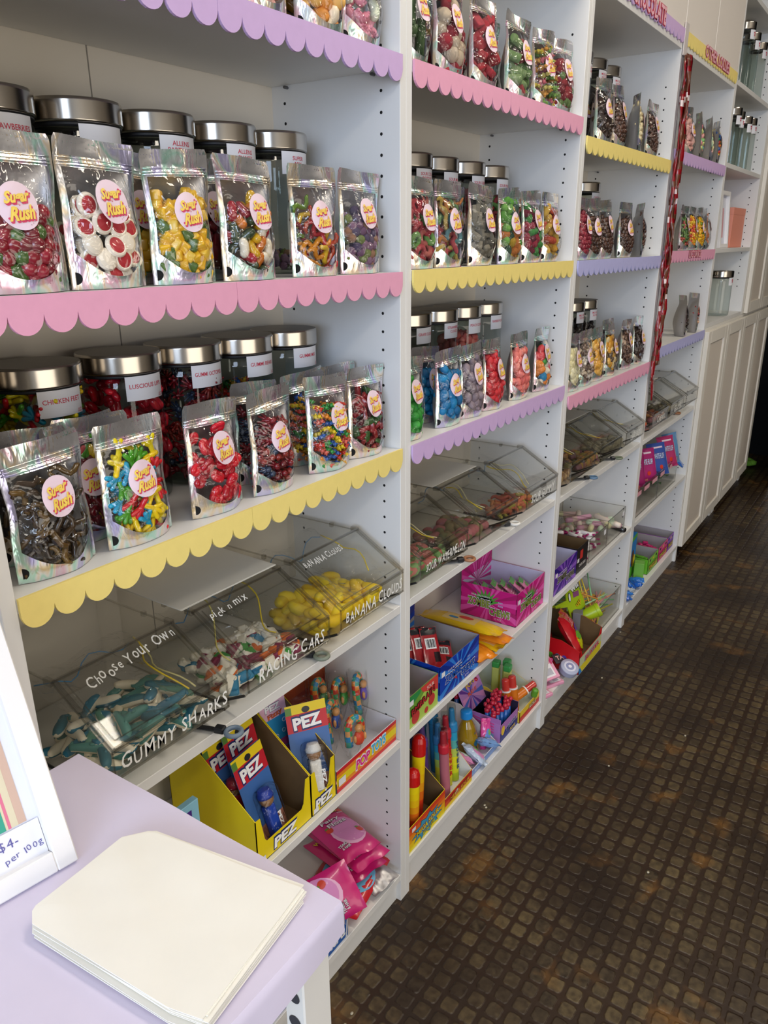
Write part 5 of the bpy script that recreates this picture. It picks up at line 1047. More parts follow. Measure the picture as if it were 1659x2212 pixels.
# ---- second bay, carton shelf
z = BAY[2][1][1]
ZG = [ink('#7A8A2E'), ink('#2A1410'), ink('#F0E4EC'), ink('#5E8A3A')]
def zombie(x, y, zz, w, d, h, c0, c1, c2, fill, line, label, back, leaves=True, side=True, inside=GREYCARD):
    t, F, Ls, Bk = carton('chew_carton', label, x, y, zz, w, d, h, ink(c0), inside, back=back)
    m = MB(); burst(w, h, w * .48, h * .5, 22, [1, 2, 1, 0], F, m); burst(d, h, d * .5, h * .55, 22, [1, 2, 0, 1], Ls, m)
    if back: burst(w, back, w * .5, h * .7, 26, [1, 0, 2, 1], Bk, m)
    for G, W_ in ((F, w), (Ls, d)):
        if leaves:
            for k in range(9):
                a = .35 + k * .31; m.add(poly([G(W_ * .45 + .010 * math.cos(a + 1.2), h * .5 + .008 * math.sin(a + 1.2), .0006), G(W_ * .45 + W_ * .30 * math.cos(a), h * .5 + h * .46 * math.sin(a), .0006), G(W_ * .45 + .010 * math.cos(a - 1.2), h * .5 + .008 * math.sin(a - 1.2), .0006)]), 7)
        outline_text(m, 'ZOMBIE', W_ * .33, h * .49, W_ * .40, h * .22, G, 3, 4, line2=5, off=.0008, bold=.04); outline_text(m, 'CHEWS', W_ * .71, h * .30, W_ * .36, h * .20, G, 3, 4, line2=5, off=.0008, bold=.04)
        m.add(text3('72 PCS', G(0, 0), FX, FZ, width=.02, height=.005, mapf=lambda a, b, G=G, W_=W_: G(W_ * .68 + a, h * .09 + b, .0008)), 5); m.add(text3('SOUR STRAWBERRY' if leaves else 'SOUR BLUEBERRY', None, None, None, width=W_ * .34, height=.0052, mapf=lambda a, b, G=G, W_=W_: G(W_ * .36 + a, h * .70 + b, .0008)), 5)
        for k, s_ in enumerate(('SOFT', 'FUN')): m.add(text3(s_, None, None, None, width=.014, height=.005, bold=.03, mapf=lambda a, b, G=G, W_=W_, k=k: G(W_ * .72 + a, h * (.62 - .10 * k) + b, .0008)), 6)
    m.build('print', [ink(c0), ink(c1), ink(c2), ink(fill), ink(line), ink('#F4EEF4'), ink('#B8C8F0'), ink('#4E9A3C')], t)
    price_sticker(F, .006, h * .66, t); return t
zombie(1.384, .013, z, .187, .172, .098, '#C8147E', '#DE4FA6', '#A81066', '#8FA03A', '#2A1410', 'hot pink chew carton by the second partition', .19, inside=mat('lilac_card_inside', '#C6C2D8', .7))
zombie(.956, .006, z, .192, .19, .088, '#0C3FB0', '#2F7FDA', '#082A8A', '#1E5EC8', '#0A1E5A', 'royal blue chew carton holding black and red packets', .19, leaves=False)
t, F, Ls, Bk = carton('green_carton', 'green and red cherry carton cut off by the first partition', .821, .006, z, .126, .18, .080, ink('#6FA03A'), GREYCARD)
m = MB(); m.add(poly([F(.0, .0), F(.126, .0), F(.126, .080), F(.09, .080), F(0, .02)]), 1); m.add(poly([F(.06, .066, .0005), F(.126, .04, .0005), F(.126, .0795, .0005), F(.05, .0795, .0005)]), 2); m.add(poly([F(.0, .05, .0006), F(.05, .07, .0006), F(.05, .0795, .0006), F(.0, .0795, .0006)]), 6)
for a, b, r in ((.03, .018, .016), (.075, .012, .008), (.098, .028, .014)): blob(m, lambda x, y, o: F(x, y, .0008), a, b, r, r, 3)
outline_text(m, 'BMBRAIN', .06, .045, .10, .017, F, 4, 5, off=.0012, rot=.16, bold=.04); m.add(text3('SOUR', None, None, None, width=.03, height=.008, mapf=lambda a, b: F(a + .09, b + .068, .002)), 7)
m.build('print', [ink('#6FA03A'), ink('#B2CE5A'), ink('#D0443E'), ink('#C23A38'), ink('#B02A30'), ink('#2A120E'), ink('#2E8A4A'), ink('#F4F0E8')], t); price_sticker(F, .004, .056, t)
for k in range(4): pillow('cherry_packet', 'red and green packet inside the green carton', 'sweet packet', (.845 + .022 * k, .075 + .02 * (k % 2), z + .030 + .004 * k), (R(50), 0, R(20)), .05, .07, .010, ink(['#C22A2E', '#7AA83A', '#C22A2E', '#4E8A3A'][k], .25), 'packets in the green carton', seed=k)
def chew(m, mi, mp):
    patch(m, mp, -.016, .014, .012, .038, mi('#F4F4F4'))
    for k in range(11): patch(m, mp, -.013 + .0024 * k, -.0122 + .0024 * k + .0006 * (k % 3), .015, .035, mi('#18181C'), .0010)
    patch(m, mp, -.0215, .0215, .046, .0645, mi('#1A1A22')); patch(m, mp, -.021, -.004, -.055, -.03, mi('#1A1A22')); patch(m, mp, .004, .021, -.02, .004, mi('#2A1A20'))
RP = mat('red_black_packet', '#A8242C', .22, coat=.4)
for k, (x, y, dz, a, b) in enumerate([(.990, .10, .075, 58, -28), (1.005, .085, .078, 56, -26), (.975, .12, .078, 60, -24), (1.02, .065, .076, 52, -30), (1.062, .055, .046, 14, -50), (1.045, .075, .034, 10, -60), (1.01, .14, .072, 62, -20)]):
    pillow('chew_packet', 'red and black barcoded packet stuffed in the royal blue carton', 'sweet packet', (x, y, z + dz), (R(a), R(8), R(b)), .046, .13, .008, RP, 'red and black packets in the blue carton', prints=chew, seed=k)
ZP = mat('pink_chew_packet', '#D67AA4', .3, coat=.3)
for k in range(6):
    pillow('pink_chew_packet', 'pink packet with green top inside the hot pink carton', 'sweet packet', (1.420 + .022 * k, .135 - .018 * k, z + .062 - .004 * (k % 2)), (R(40), R(4), R(22)), .05, .075, .010, ZP, 'pink packets in the pink carton', prints=lambda m, mi, mp: (patch(m, mp, -.0245, .0245, .022, .037, mi('#4E9A2A')), blob(m, mp, 0, .010, .012, .008, mi('#6FA84A')), [patch(m, mp, -.02, .02, -.02 + .008 * q, -.017 + .008 * q, mi('#F2C4D8'), .001) for q in range(3)]), seed=k)
CH = mat('yellow_snack_bag', '#E2B818', .25, coat=.3); CO = mat('orange_snack_bag', '#E58A22', .25, coat=.3)
def snack(m, mi, mp):
    m.add(grid(6, 8, lambda a, b: mp(-.022 + .044 * a, -.05 + .10 * b)), mi('#D6B873'), smooth=True); blob(m, mp, -.004, .012, .009, .022, mi('#C8402A'), .001); blob(m, mp, .008, -.02, .006, .014, mi('#3E7FA8'), .001)
for k, (p0, p1, dz, mm) in enumerate([((915, 1318), (1085, 1372), .055, CH), ((965, 1345), (1100, 1388), .030, CO), ((1010, 1375), (1085, 1400), .012, CH), ((1040, 1395), (1070, 1420), .010, CO), ((1050, 1410), (1075, 1425), .012, CO)]):
    A, B = at(*p0, 2, z + dz), at(*p1, 2, z + dz); c = (A + B) / 2; ln = min(max((B - A).length, .13), .24)
    pillow('snack_bag', 'yellow and orange snack bag, ' + ['topmost, pointing at the partition', 'second in the loose pile', 'third in the loose pile', 'fourth in the pile, behind the blue carton', 'lowest, in the gap beside the blue carton'][k], 'sweet packet', (min(c.x, 1.30), max(c.y, .05), z + dz), (R(2), R(-4), math.atan2(B.y - A.y, B.x - A.x) - R(90)), .062, ln, .026, mm, 'snack bags between the chew cartons', prints=snack if k < 3 else None, seed=k + 3, crimp=.12)
# ---- second bay, bottom shelf
z = BAY[2][1][0]
def grad_face(m, G, w, h, n, mi0, vert=True):
    for k in range(n): m.add(poly([G(0, h * k / n), G(w, h * k / n), G(w, h * (k + 1) / n), G(0, h * (k + 1) / n)]), mi0 + k)
t, F, Ls, Bk = carton('roller_carton', 'yellow and red sour roller carton at the first partition', .822, .005, z, .168, .20, .215, PY, CARD, front=.070, slope=.97)
m = MB(); grad_face(m, F, .168, .0695, 6, 0); pts = []
for k in range(22): a = 6.2832 * k / 22; r = 1 if k % 2 else .66; pts.append(F(.085 + .074 * r * math.cos(a), .030 + .030 * r * math.sin(a), .0007))
m.add(poly(pts), 6); m.add(poly([(p[0] * .94 + .085 * .06, -.0009, p[2] * .94 + .030 * .06) for p in pts]), 7)
outline_text(m, 'MEGA SOUR', .085, .034, .10, .014, F, 8, 9, off=.0009, rot=.06, bold=.05); outline_text(m, 'ROLLER', .09, .017, .055, .010, F, 10, 9, off=.0009, rot=.06, bold=.05)
m.build('print', [ink(c) for c in ('#F0DC14', '#F2CC14', '#EFAE18', '#E98A1C', '#E2601E', '#D83E20')] + [ink('#173A5A'), ink('#3E9AC0'), ink('#F2DC2A'), ink('#B01E1E'), ink('#B8D84A')], t); price_sticker(F, .014, .052, t, .016, .010)
def roller(x, y, h, lean, side, label, group=None, stem=None):
    t = thing('sour_roller', label, 'sweet tube', (x, y, z + .004), 0, group, rx=R(lean)); t.rotation_euler.y = R(side); r = .0165; cols = ['#B01C1C', '#C42A1C', '#D23A1A', '#DE6A1A', '#E79A18', '#ECBC12', '#EFCE10', '#F0D610'] if stem is None else [stem] * 8
    m = MB()
    for k in range(8): m.add(lathe([(r * (.86 + .14 * k / 8), h * .78 * k / 8), (r * (.86 + .14 * (k + 1) / 8), h * .78 * (k + 1) / 8)], 20, k == 0, k == 7), k, smooth=True)
    m.build('tube_body', [mat('tube_' + c.strip('#').lower(), c, .3) for c in cols], t)
    MB().add(lathe([(r * 1.02, h * .78), (r * 1.06, h * .79), (r * 1.04, h * .92), (r * .85, h * .975), (r * .4, h * .998), (r * .05, h)], 20), 0, smooth=True).build('cap', [mat('red_cap', '#CC1412', .25, coat=.3) if stem is None else mat('cap' + stem, stem, .3)], t)
roller(.918, .042, .235, -3, 7, 'tall yellow and red tube with red dome cap, complete in view', 'sour roller tubes'); roller(.874, .026, .185, -2, 3, 'shorter yellow and red tube half behind the first partition', 'sour roller tubes')
roller(.950, .085, .15, -8, -3, 'dark blue tube standing behind the red capped tubes', None, '#1E2A8A')
t, F, Ls, Bk = carton('spray_carton', 'red and yellow spray carton holding tall sour tubes', .993, .006, z, .142, .21, .20, ink('#E0C020'), mat('white_card', '#E8E6EC', .6), front=.036, slope=.8)
m = MB(); grad_face(m, F, .142, .0355, 3, 0); outline_text(m, 'MEGA SOUR', .075, .022, .10, .012, F, 3, 4, off=.0008, bold=.05); m.build('print', [ink('#E8C81E'), ink('#D8502A'), ink('#C02A28'), ink('#E8A83A'), ink('#7A1418')], t); price_sticker(F, .052, .016, t, .014, .013)
def spray(x, y, h, c, liquid, label, word=None, grad=None):
    t = thing('sour_spray', label, 'spray tube', (x, y, z + .004), R(rnd.uniform(-10, 10)), 'tall sour spray tubes', rx=R(-4)); r = .0125
    cols = grad or [liquid] * 6; m = MB()
    for k in range(6): m.add(lathe([(r, h * .66 * k / 6), (r, h * .66 * (k + 1) / 6)], 18, k == 0, k == 5), k, smooth=True)
    m.build('tube_body', [mat('spray_' + q.strip('#').lower(), q, .25) for q in cols], t)
    MB().add(lathe([(r * 1.1, h * .66), (r * 1.15, h * .67), (r * 1.1, h * .76), (r * .72, h * .79), (r * .6, h * .93), (r * .5, h * .95)], 18), 0, smooth=True).build('nozzle', [mat('noz_' + c.strip('#').lower(), c, .35)], t)
    MB().add(lathe([(r * .95, h * .78), (r * .92, h * .99), (r * .85, h)], 18, False, True), 0, smooth=True).build('clear_cap', [GLASS], t)
    if word:
        m = MB()
        for k, ch in enumerate(word): m.add(text3(ch, (0, -r - .0012, h * .50 - .017 * k), FX, FZ, width=.011, height=.013, bold=.05), 0)
        m.build('lettering', [ink('#163A6A' if grad and grad[5] == '#2FA0C8' else '#C02020')], t)
YB = ['#B8CE2A', '#D0D828', '#E0DC2A', '#B8D05A', '#5AB0A8', '#2FA0C8']; YR = ['#D8D42A', '#E4D41E', '#EDC81E', '#E89A1E', '#D8401E', '#C8201E']
for a in [(1.030, .085, .205, '#6E4A9E', '#5A3A86', 'purple capped spray tube behind the pink one'), (1.040, .030, .20, '#C8283A', '#B86A78', 'pink spray tube with red nozzle in front'), (1.055, .125, .215, '#5A3A86', '#4A2E78', 'purple spray tube at the back of the carton'), (1.066, .060, .20, '#3A7EB4', '#3A8AB8', 'blue spray tube in the middle of the carton', 'TOWER', YB),
          (1.086, .050, .212, '#C8283A', '#C83A3A', 'red nozzle tower tube with yellow and red fade', 'TOWER', YR), (1.114, .046, .222, '#2F8AC0', '#2F8AC0', 'blue nozzle tower tube closest to the white tray', 'TOWER', YB), (1.088, .125, .215, '#2F7AA8', '#2F7AA8', 'teal spray tube behind the tower tubes'), (1.116, .105, .22, '#2F8AC0', '#3A92C4', 'blue spray tube in the back corner of carton')]: spray(*a)
t, F, Ls, Bk = carton('white_tray', 'plain white tray with the yellow bottle in it', 1.139, .012, z, .158, .20, .10, mat('white_card', '#E8E6EC', .6), mat('white_card', '#E8E6EC', .6), front=.020, slope=.6)
MB().add(poly([F(0, .001), F(.158, .001), F(.158, .019), F(0, .019)])).add(text3('ROCKET', F(.05, .010, .0008), FX, FZ, width=.05, height=.008), 1).build('print', [ink('#7A98D0'), ink('#F4F4FA')], t)
t = thing('drink_bottle', 'small yellow drink bottle with blue cap in the white tray', 'bottle', (1.243, .075, z + .002), 0, rx=R(-4))
MB().add(lathe([(.012, 0), (.027, .002), (.030, .012), (.029, .045), (.022, .078), (.014, .096), (.0125, .106)], 26), 0, smooth=True).build('bottle_body', [mat('yellow_drink', '#B89416', .12, trans=.35, coat=.4)], t)
MB().add(lathe([(.0165, .104), (.017, .106), (.0165, .124), (.014, .127)], 22), 0, smooth=True).build('cap', [mat('sky_blue_cap', '#1F8FE0', .35)], t)
m = MB(); a0 = R(-100); C = lambda a, b, r=.0295: (r * math.cos(a0 + a / r), r * math.sin(a0 + a / r), b)
m.add(text3('drink', None, None, None, width=.02, height=.007, mapf=lambda a, b: C(a + .008, .064 + b, .0265)), 0); m.add(poly([C(.008 * math.cos(k * .6), .034 + .009 * math.sin(k * .6), .0302) for k in range(10)]), 0); m.add(poly([C(-.003, .008, .0306), C(.004, .008, .0306), C(.003, .024, .0304), C(-.003, .024, .0304)]), 1); m.build('print', [ink('#1E5A78'), ink('#4A2E1A')], t)
for i, (x, y, c1, c2, rz, lab) in enumerate([(1.175, .060, '#D88ABA', '#C8D2C8', 40, 'pink and silver wrapped lolly lying by the tower tubes'), (1.205, .035, '#B8C8E0', '#D890C0', 10, 'silver and lilac wrapped lolly at the front of white tray'), (1.288, .045, '#E04A9A', '#6A90D8', -20, 'pink topped wrapped lolly beside the yellow bottle'), (1.270, .030, '#7FA8E0', '#C8D8F0', 70, 'pale blue wrapped lolly at the bottle foot')]):
    pillow('wrapped_lolly', lab, 'wrapped sweet', (x, y, z + .028 + .012 * (i == 2)), (R(30 if i != 2 else 70), R(20), R(rz)), .036, .085, .022, mat('lolly_wrap' + c1, c1, .2, coat=.4), 'wrapped lollies in the white tray', prints=lambda m, mi, mp, c2=c2: (blob(m, mp, 0, -.006, .012, .022, mi(c2)), blob(m, mp, .004, .006, .006, .008, mi('#7FB860'), .001)), seed=i, crimp=.2, crease=.003)
# melody box
t, F, Ls, Bk = carton('melody_box', 'purple whistle lollipop box with a slanted printed header card', 1.320, .014, z, .116, .17, .075, ink('#B078C0'), ink('#2A2438'), front=.055)
hc = link('header_card', None, t, (0, .105, .055), (R(-26), 0, 0)); Bk = lambda a, b, o=.0003: (a, -.0016 - o, b)
MB().add(cbox(-.005, .121, -.0012, .0, 0, .135, .0004)).build('card_sheet', [ink('#B884C8')], hc)
m = MB(); burst(.116, .133, .05, .04, 14, [6, 7, 8], Bk, m, .3); outline_text(m, 'MELODY', .050, .098, .085, .024, Bk, 5, 0, line2=5, off=.0009, rot=.1, bold=.05); outline_text(m, 'POPS', .060, .070, .050, .016, Bk, 4, 0, off=.0009, rot=.1, bold=.05)
m.add(poly([Bk(.075, .095, .0012), Bk(.116, .085, .0012), Bk(.116, .134, .0012), Bk(.062, .134, .0012)]), 9); m.add(text3('PLAY IT', None, None, None, width=.05, height=.011, bold=.05, mapf=lambda a, b: Bk(a + .06, b + .045, .0016)), 9)
m.build('print', [ink('#1E2A7E'), ink('#B884C8'), ink('#E0489A'), ink('#7FB8E0'), ink('#EFC83A'), ink('#F4F0F8'), ink('#D890C8'), ink('#4A6AC8'), ink('#6A3A9A'), ink('#E8602E')], hc)
m = MB(); m.add(poly([F(0, 0), F(.116, 0), F(.116, .022), F(0, .03)]), 0); m.add(poly([Ls(0, 0), Ls(.17, 0), Ls(.17, .06), Ls(0, .074)]), 1)
for k in range(4): m.add(poly([Ls(.0, .040 + .009 * k, .0006), Ls(.15, .026 + .009 * k, .0006), Ls(.15, .030 + .009 * k, .0006), Ls(.0, .044 + .009 * k, .0006)]), 2)
m.add(poly([Ls(.04, 0, .0008), Ls(.15, 0, .0008), Ls(.15, .022, .0008), Ls(.04, .016, .0008)]), 3)
for a, b in ((.075, .036), (.115, .024)): blob(m, lambda x, y, o: Ls(x, y, .0011), a, b, .007, .005, 0); m.add(poly([Ls(a + .005, b, .0011), Ls(a + .007, b, .0011), Ls(a + .007, b + .026, .0011), Ls(a + .005, b + .026, .0011)]), 0)
blob(m, lambda x, y, o: F(x, y, .0009), .016, .034, .011, .015, 4); outline_text(m, 'MELODY', .070, .030, .062, .014, F, 0, 5, off=.0009, rot=.08, bold=.05); outline_text(m, 'POPS', .078, .012, .034, .010, F, 4, 0, off=.0009, bold=.05)
m.build('print', [ink('#1E2A7E'), ink('#B884C8'), ink('#E0489A'), ink('#7FB8E0'), ink('#EFC83A'), ink('#F4F0F8'), ink('#D890C8'), ink('#4A6AC8'), ink('#6A3A9A'), ink('#E8602E')], t)
STB = mat('blue_wrap_stick', '#2F66B8', .25, coat=.3); STR = mat('red_twist_wrap', '#C4203E', .25, coat=.4)
for k in range(18):
    x, y = 1.333 + .018 * (k % 6) + rnd.uniform(-.002, .002), (.034, .062, .160)[k // 6] + rnd.uniform(-.004, .004)
    t = thing('whistle_lollipop', 'blue stick lollipop with red twisted top in the melody box', 'lollipop', (x, y, z + .006), R(rnd.uniform(0, 90)), 'whistle lollipops in the melody box', rx=R(rnd.uniform(-8, 4))); h = .085 + .012 * (k // 6)
    MB().add(tube([(0, 0, 0), (0, 0, h * .78)], .0062, 8), 0, smooth=True).build('stick', [STB], t)
    MB().add(ell((0, 0, h * .84), (.0095, .0095, .011), 1), 0, smooth=True).add(ell((.008, .004, h * .98), (.009, .006, .008), 1), 0, smooth=True).add(ell((-.007, -.004, h), (.008, .008, .007), 1), 0, smooth=True).build('red_wrapper', [STR], t)
t, F, Ls, Bk = carton('yellow_tray', 'yellow tray with white lining at the second partition', 1.438, .008, z, .142, .20, .085, ink('#E6C63A'), mat('pale_card', '#DDE2D2', .6), front=.036, slope=.55)
m = MB(); m.add(poly([F(0, 0), F(.142, 0), F(.142, .018), F(0, .018)]), 0); outline_text(m, 'ROLL', .09, .022, .05, .012, F, 1, 2, off=.0008); m.build('print', [ink('#C8302A'), ink('#F0E8C0'), ink('#7A3A1A')], t)
for i, (x, y, lab) in enumerate([(1.512, .125, 'green lidded clear sweet box at the back of the yellow tray'), (1.535, .10, 'green lidded clear sweet box in front of the other two'), (1.508, .085, 'green lidded clear sweet box behind the roller tubes')]):
    t = thing('sweet_dispenser_box', lab, 'sweet box', (x, y, z + .004), R(8), 'green lidded sweet boxes'); MB().add(cbox(-.012, .012, -.011, .011, 0, .115, .003)).build('clear_case', [mat('pale_yellow_case', '#C6CC6A', .3)], t); MB().add(cbox(-.0125, .0125, -.0115, .0115, .115, .135, .004, 2)).build('lid', [mat('green_lid', '#3E9A4A', .35)], t)
    MB().add(poly([(-.008, -.0115, .02), (.008, -.0115, .02), (.008, -.0115, .09), (-.008, -.0115, .09)])).build('print', [ink('#E6D21E')], t)
for i, (x, y, zz, rx, rz, lab) in enumerate([(1.468, .045, .075, -8, 0, 'red translucent roller tube standing above the melody box'), (1.452, .060, .068, -6, 0, 'red roller tube partly behind the lollipop twists'), (1.52, .045, .045, 68, 62, 'orange roller tube with red end lying across the yellow tray')]):
    t = thing('roller_tube', lab, 'sweet tube', (x, y, z + zz), R(rz), 'red and orange roller tubes', rx=R(rx)); MB().add(lathe([(.0125, -.05 if i == 2 else -.055), (.0135, -.048), (.0135, .02)], 18), 0, smooth=True).build('tube_body', [mat('orange_tube', '#D8761E', .25)], t)
    MB().add(lathe([(.015, .018), (.015, .022)], 18), 0).build('collar', [ink('#F0EEE8')], t); MB().add(lathe([(.0115, .022), (.0115, .055), (.009, .058)], 18), 0, smooth=True).build('cap', [mat('red_tube_cap', '#C63A30', .2, coat=.4)], t)
tag(MB().add(lathe([(.009, 0), (.010, .004), (.010, .022), (.008, .026)], 14), 0, smooth=True).build('green_capsule', [mat('green_plastic', '#5E9A2E', .35)], None, (1.545, -.0 + .012, z + .0365 + .0), (R(12), 0, 0)), 'small green capsule on the front lip of the yellow tray', 'sweet tube')
# ---- third bay, carton shelf
z = BAY[3][1][1]
t = zombie(1.645, .010, z, .184, .19, .088, '#5A2E9A', '#8A5AC4', '#2A1A7A', '#6E6A52', '#1A1030', 'purple chew carton at the second partition', None, leaves=False, inside=mat('lilac_card_inside', '#C6C2D8', .7))
t, F, Ls, Bk = carton('black_carton', 'black and brown open carton behind the purple one', 1.834, .012, z, .100, .22, .090, ink('#1E1A1C'), CARD, back=.11)
m = MB().add(poly([F(.03, .045), F(.055, .045), F(.055, .075), F(.03, .075)]), 0).add(text3('CHOC BAR', F(.055, .024, .0005), FX, FZ, width=.06, height=.010, bold=.03), 1); m.build('print', [ink('#C8302A'), ink('#D8D4D0')], t); price_sticker(F, .006, .040, t)
def clear_tub(x, y, zz, w, d, h, label):
    t = thing('clear_tub', label, 'tub', (x, y, zz + .001), 0, 'open clear tubs'); m = MB(); g = .0022
    for b in (box(0, w, 0, g, 0, h), box(0, w, d - g, d, 0, h), box(0, g, g, d - g, 0, h), box(w - g, w, g, d - g, 0, h), box(0, w, 0, d, 0, g)): m.add(b)
    m.build('tub_walls', [CLEAR], t); e = MB()
    for a, b in (((0, 0, h), (w, 0, h)), ((w, 0, h), (w, d, h)), ((w, d, h), (0, d, h)), ((0, d, h), (0, 0, h)), ((0, 0, 0), (0, 0, h)), ((w, 0, 0), (w, 0, h)), ((w, d, 0), (w, d, h)), ((0, 0, .002), (w, 0, .002))): e.add(bar(a, b, .0016))
    e.build('tub_rim', [EDGE], t); MB().add(poly([(w - .03, -.0006, h - .03), (w - .012, -.0006, h - .03), (w - .012, -.0006, h - .012), (w - .03, -.0006, h - .012)])).build('price_sticker', [PAPERWHITE], t); return t
clear_tub(1.950, .012, z, .172, .24, .085, 'clear tub of white and magenta wrapped sweets beside the black carton'); clear_tub(2.130, .012, z, .190, .24, .095, 'clear tub of pale twisted candy rolls by the third partition')
WR = [mat('white_wrap', '#EDE9EA', .25, coat=.4), mat('magenta_twist', '#A81E68', .3, coat=.3)]
mm = MB().add(tube([(-.02, 0, 0), (-.018, 0, 0), (.018, 0, 0), (.02, 0, 0)], [.004, .0075, .0075, .004], 8), 0, smooth=True)
for s in (-1, 1): mm.add(tube([(s * .019, 0, 0), (s * .026, 0, .001), (s * .033, 0, 0)], [.003, .006, .009], 7, flat=.4), 1, smooth=True)
wm = mm.mesh('wrapped_roll', WR); rr = random.Random(5)
for k in range(60):
    o = link('wrapped_roll', wm, None, (rr.uniform(1.985, 2.088), rr.uniform(.046, .215), z + .012 + .052 * (k / 60)), (rr.uniform(-.4, .4), rr.uniform(-.3, .3), rr.uniform(0, 3.14)))
    tag(o, 'white sweet roll with magenta twisted ends in the clear tub', 'wrapped sweet', 'magenta twisted rolls in the tub')
PR = [ink(c, .3) for c in ('#E8D8C8', '#D8B8B0', '#C8DCC0', '#E4E0B0', '#D8A0B8')]
for k in range(16):
    o = MB().add(tube([(-.055, 0, 0), (-.05, 0, 0), (.05, 0, 0), (.055, 0, 0)], [.004, .010, .010, .004], 9), k % 5, smooth=True).add(tube([(-.03, 0, 0), (-.01, 0, 0)], .0104, 9), (k + 2) % 5).build('candy_roll', PR, None, (rr.uniform(2.20, 2.25), rr.uniform(.04, .215), z + .014 + .05 * k / 16), (0, rr.uniform(-.15, .15), rr.uniform(-.9, .9) + 1.57 * (k % 3 == 0)))
    tag(o, 'pale pastel candy roll in the tub by the third partition', 'wrapped sweet', 'pastel candy rolls in the tub')
p = at(1330, 1139, 2, z + .01); o = MB().add(tube([(-.03, 0, .0095), (.03, 0, .0095)], .009, 10), 0, smooth=True).build('black_packet', [mat('black_wrap', '#17171A', .25, coat=.4)], None, (min(p.x, 2.345), .03, z), (0, 0, 1.2)); tag(o, 'small black wrapped sweet lying between the tub and third partition', 'wrapped sweet')
# ---- third bay, bottom shelf
z = BAY[3][1][0]
RED = mat('red_carton', '#CC1018', .4)
t, F, Ls, Bk = carton('red_carton', 'big red open carton overhanging the bottom shelf of third bay', 1.815, -.032, z, .212, .22, .110, RED, CARD, front=.062, slope=.30, corner=.085)
m = MB(); m.add(poly([F(0, 0), F(.212, 0), F(.212, .032), F(0, .026)]), 0); m.add(poly([F(0, .026), F(.212, .032), F(.212, .0615), F(0, .0615)]), 7); m.add(poly([F(0, 0, .0005), F(.03, 0, .0005), F(.012, .022, .0005), F(0, .024, .0005)]), 1)
outline_text(m, 'BUSTER', .12, .040, .13, .018, F, 2, 3, line2=4, off=.0008, bold=.06, rot=.04)
for k in range(4): blob(m, lambda a, b, o: Ls(a, b, .0006), .095 + .024 * k, .048, .009, .010, (5, 6, 1, 4)[k])
outline_text(m, 'CANDY', .05, .040, .05, .016, Ls, 2, 3, off=.0008); m.build('print', [ink('#E2D42E'), ink('#2A86D8'), ink('#C82A2E'), ink('#F4EEF0'), ink('#5A3A9A'), ink('#D8C0A0'), ink('#6AB03A'), ink('#C8D0A8')], t)
pillow('lolly_bag', 'red and clear lolly bag with yellow green sweets in the red carton', 'sweet packet', (1.925, .045, z + .085), (R(58), R(6), R(18)), .12, .16, .045, mat('red_lolly_bag', '#C41A26', .2, coat=.4), prints=lambda m, mi, mp: (blob(m, mp, .0, -.03, .042, .034, mi('#D6D81E')), blob(m, mp, .006, -.012, .038, .020, mi('#6AB83A'), .001), blob(m, mp, .02, .008, .03, .012, mi('#6A3AA8'), .0012), outline_text(m, 'BUSTER', .012, .036, .08, .018, mp, mi('#C02A3A'), mi('#F0D8DC'), bold=.05)), seed=4, crease=.004)
pillow('lolly_bag', 'plain red lolly bag at the back of the red carton', 'sweet packet', (1.880, .13, z + .10), (R(66), 0, R(10)), .11, .16, .03, mat('red_lolly_bag', '#C41A26', .2, coat=.4), seed=6)
t = thing('tape_gum', 'round grey tape gum pack leaning on the red carton', 'gum pack', (1.792, -.006, z + .030), R(-35), rx=R(28)); MB().add(lathe([(.028, -.012), (.031, -.010), (.031, .010), (.028, .012)], 26), 0, smooth=True).build('plastic_case', [mat('pale_blue_case', '#AEB4CC', .3)], t)
m = MB(); blob(m, lambda a, b, o: (a, b, .0125 + (o - .0006)), 0, 0, .020, .020, 0); blob(m, lambda a, b, o: (a, b, .0127 + (o - .0006)), 0, 0, .014, .014, 1); blob(m, lambda a, b, o: (a, b, .0129 + (o - .0006)), 0, 0, .006, .006, 2); m.build('print', [ink('#D8DCEC'), ink('#8890B8'), ink('#E8E8F2')], t); MB().add(cbox(-.034, .034, .026, .062, -.004, -.001, .001)).add(text3('TAPE', (0, .046, -.0004), (1, 0, 0), (0, 1, 0), width=.05, height=.016, bold=.06), 1).build('header_card', [ink('#2A2A30'), ink('#E8B8A8')], t)
PKC = mat('baby_pink_card', '#E8A0BC', .4)
for k, (x, y, zz, rx, rz, lab) in enumerate([(1.690, .012, .030, 38, -24, 'pink boxed lip balm sweet tilted at the shelf front, white label up'), (1.755, .015, .0, 0, 62, 'pink flat pack lying by the tape gum'), (1.665, .020, .0, 0, 70, 'pink flat pack at the second partition'), (1.640, .10, .0, 0, 80, 'magenta flat pack behind the tilted pink box')]):
    t = thing('pink_pack', lab, 'sweet pack', (x, y, z + .0008 + zz), R(rz), 'pink packs on the bottom shelf', rx=R(rx)); MB().add(cbox(-.032, .032, 0, .075, 0, .012, .003, 2)).build('pack_body', [PKC if k < 3 else mat('magenta_card', '#B02A6A', .4)], t)
    m = MB().add(poly([(-.025, .008, .0126), (.018, .008, .0126), (.018, .05, .0126), (-.025, .05, .0126)]), 0).add(poly([(-.02, .014, .013), (.012, .014, .013), (.012, .036, .013), (-.02, .036, .013)]), 1); blob(m, lambda a, b, o: (a, b, .0132), .024, .058, .005, .012, 2); m.build('print', [ink('#F2EEF2'), ink('#B8B8C4'), ink('#C8286A')], t)
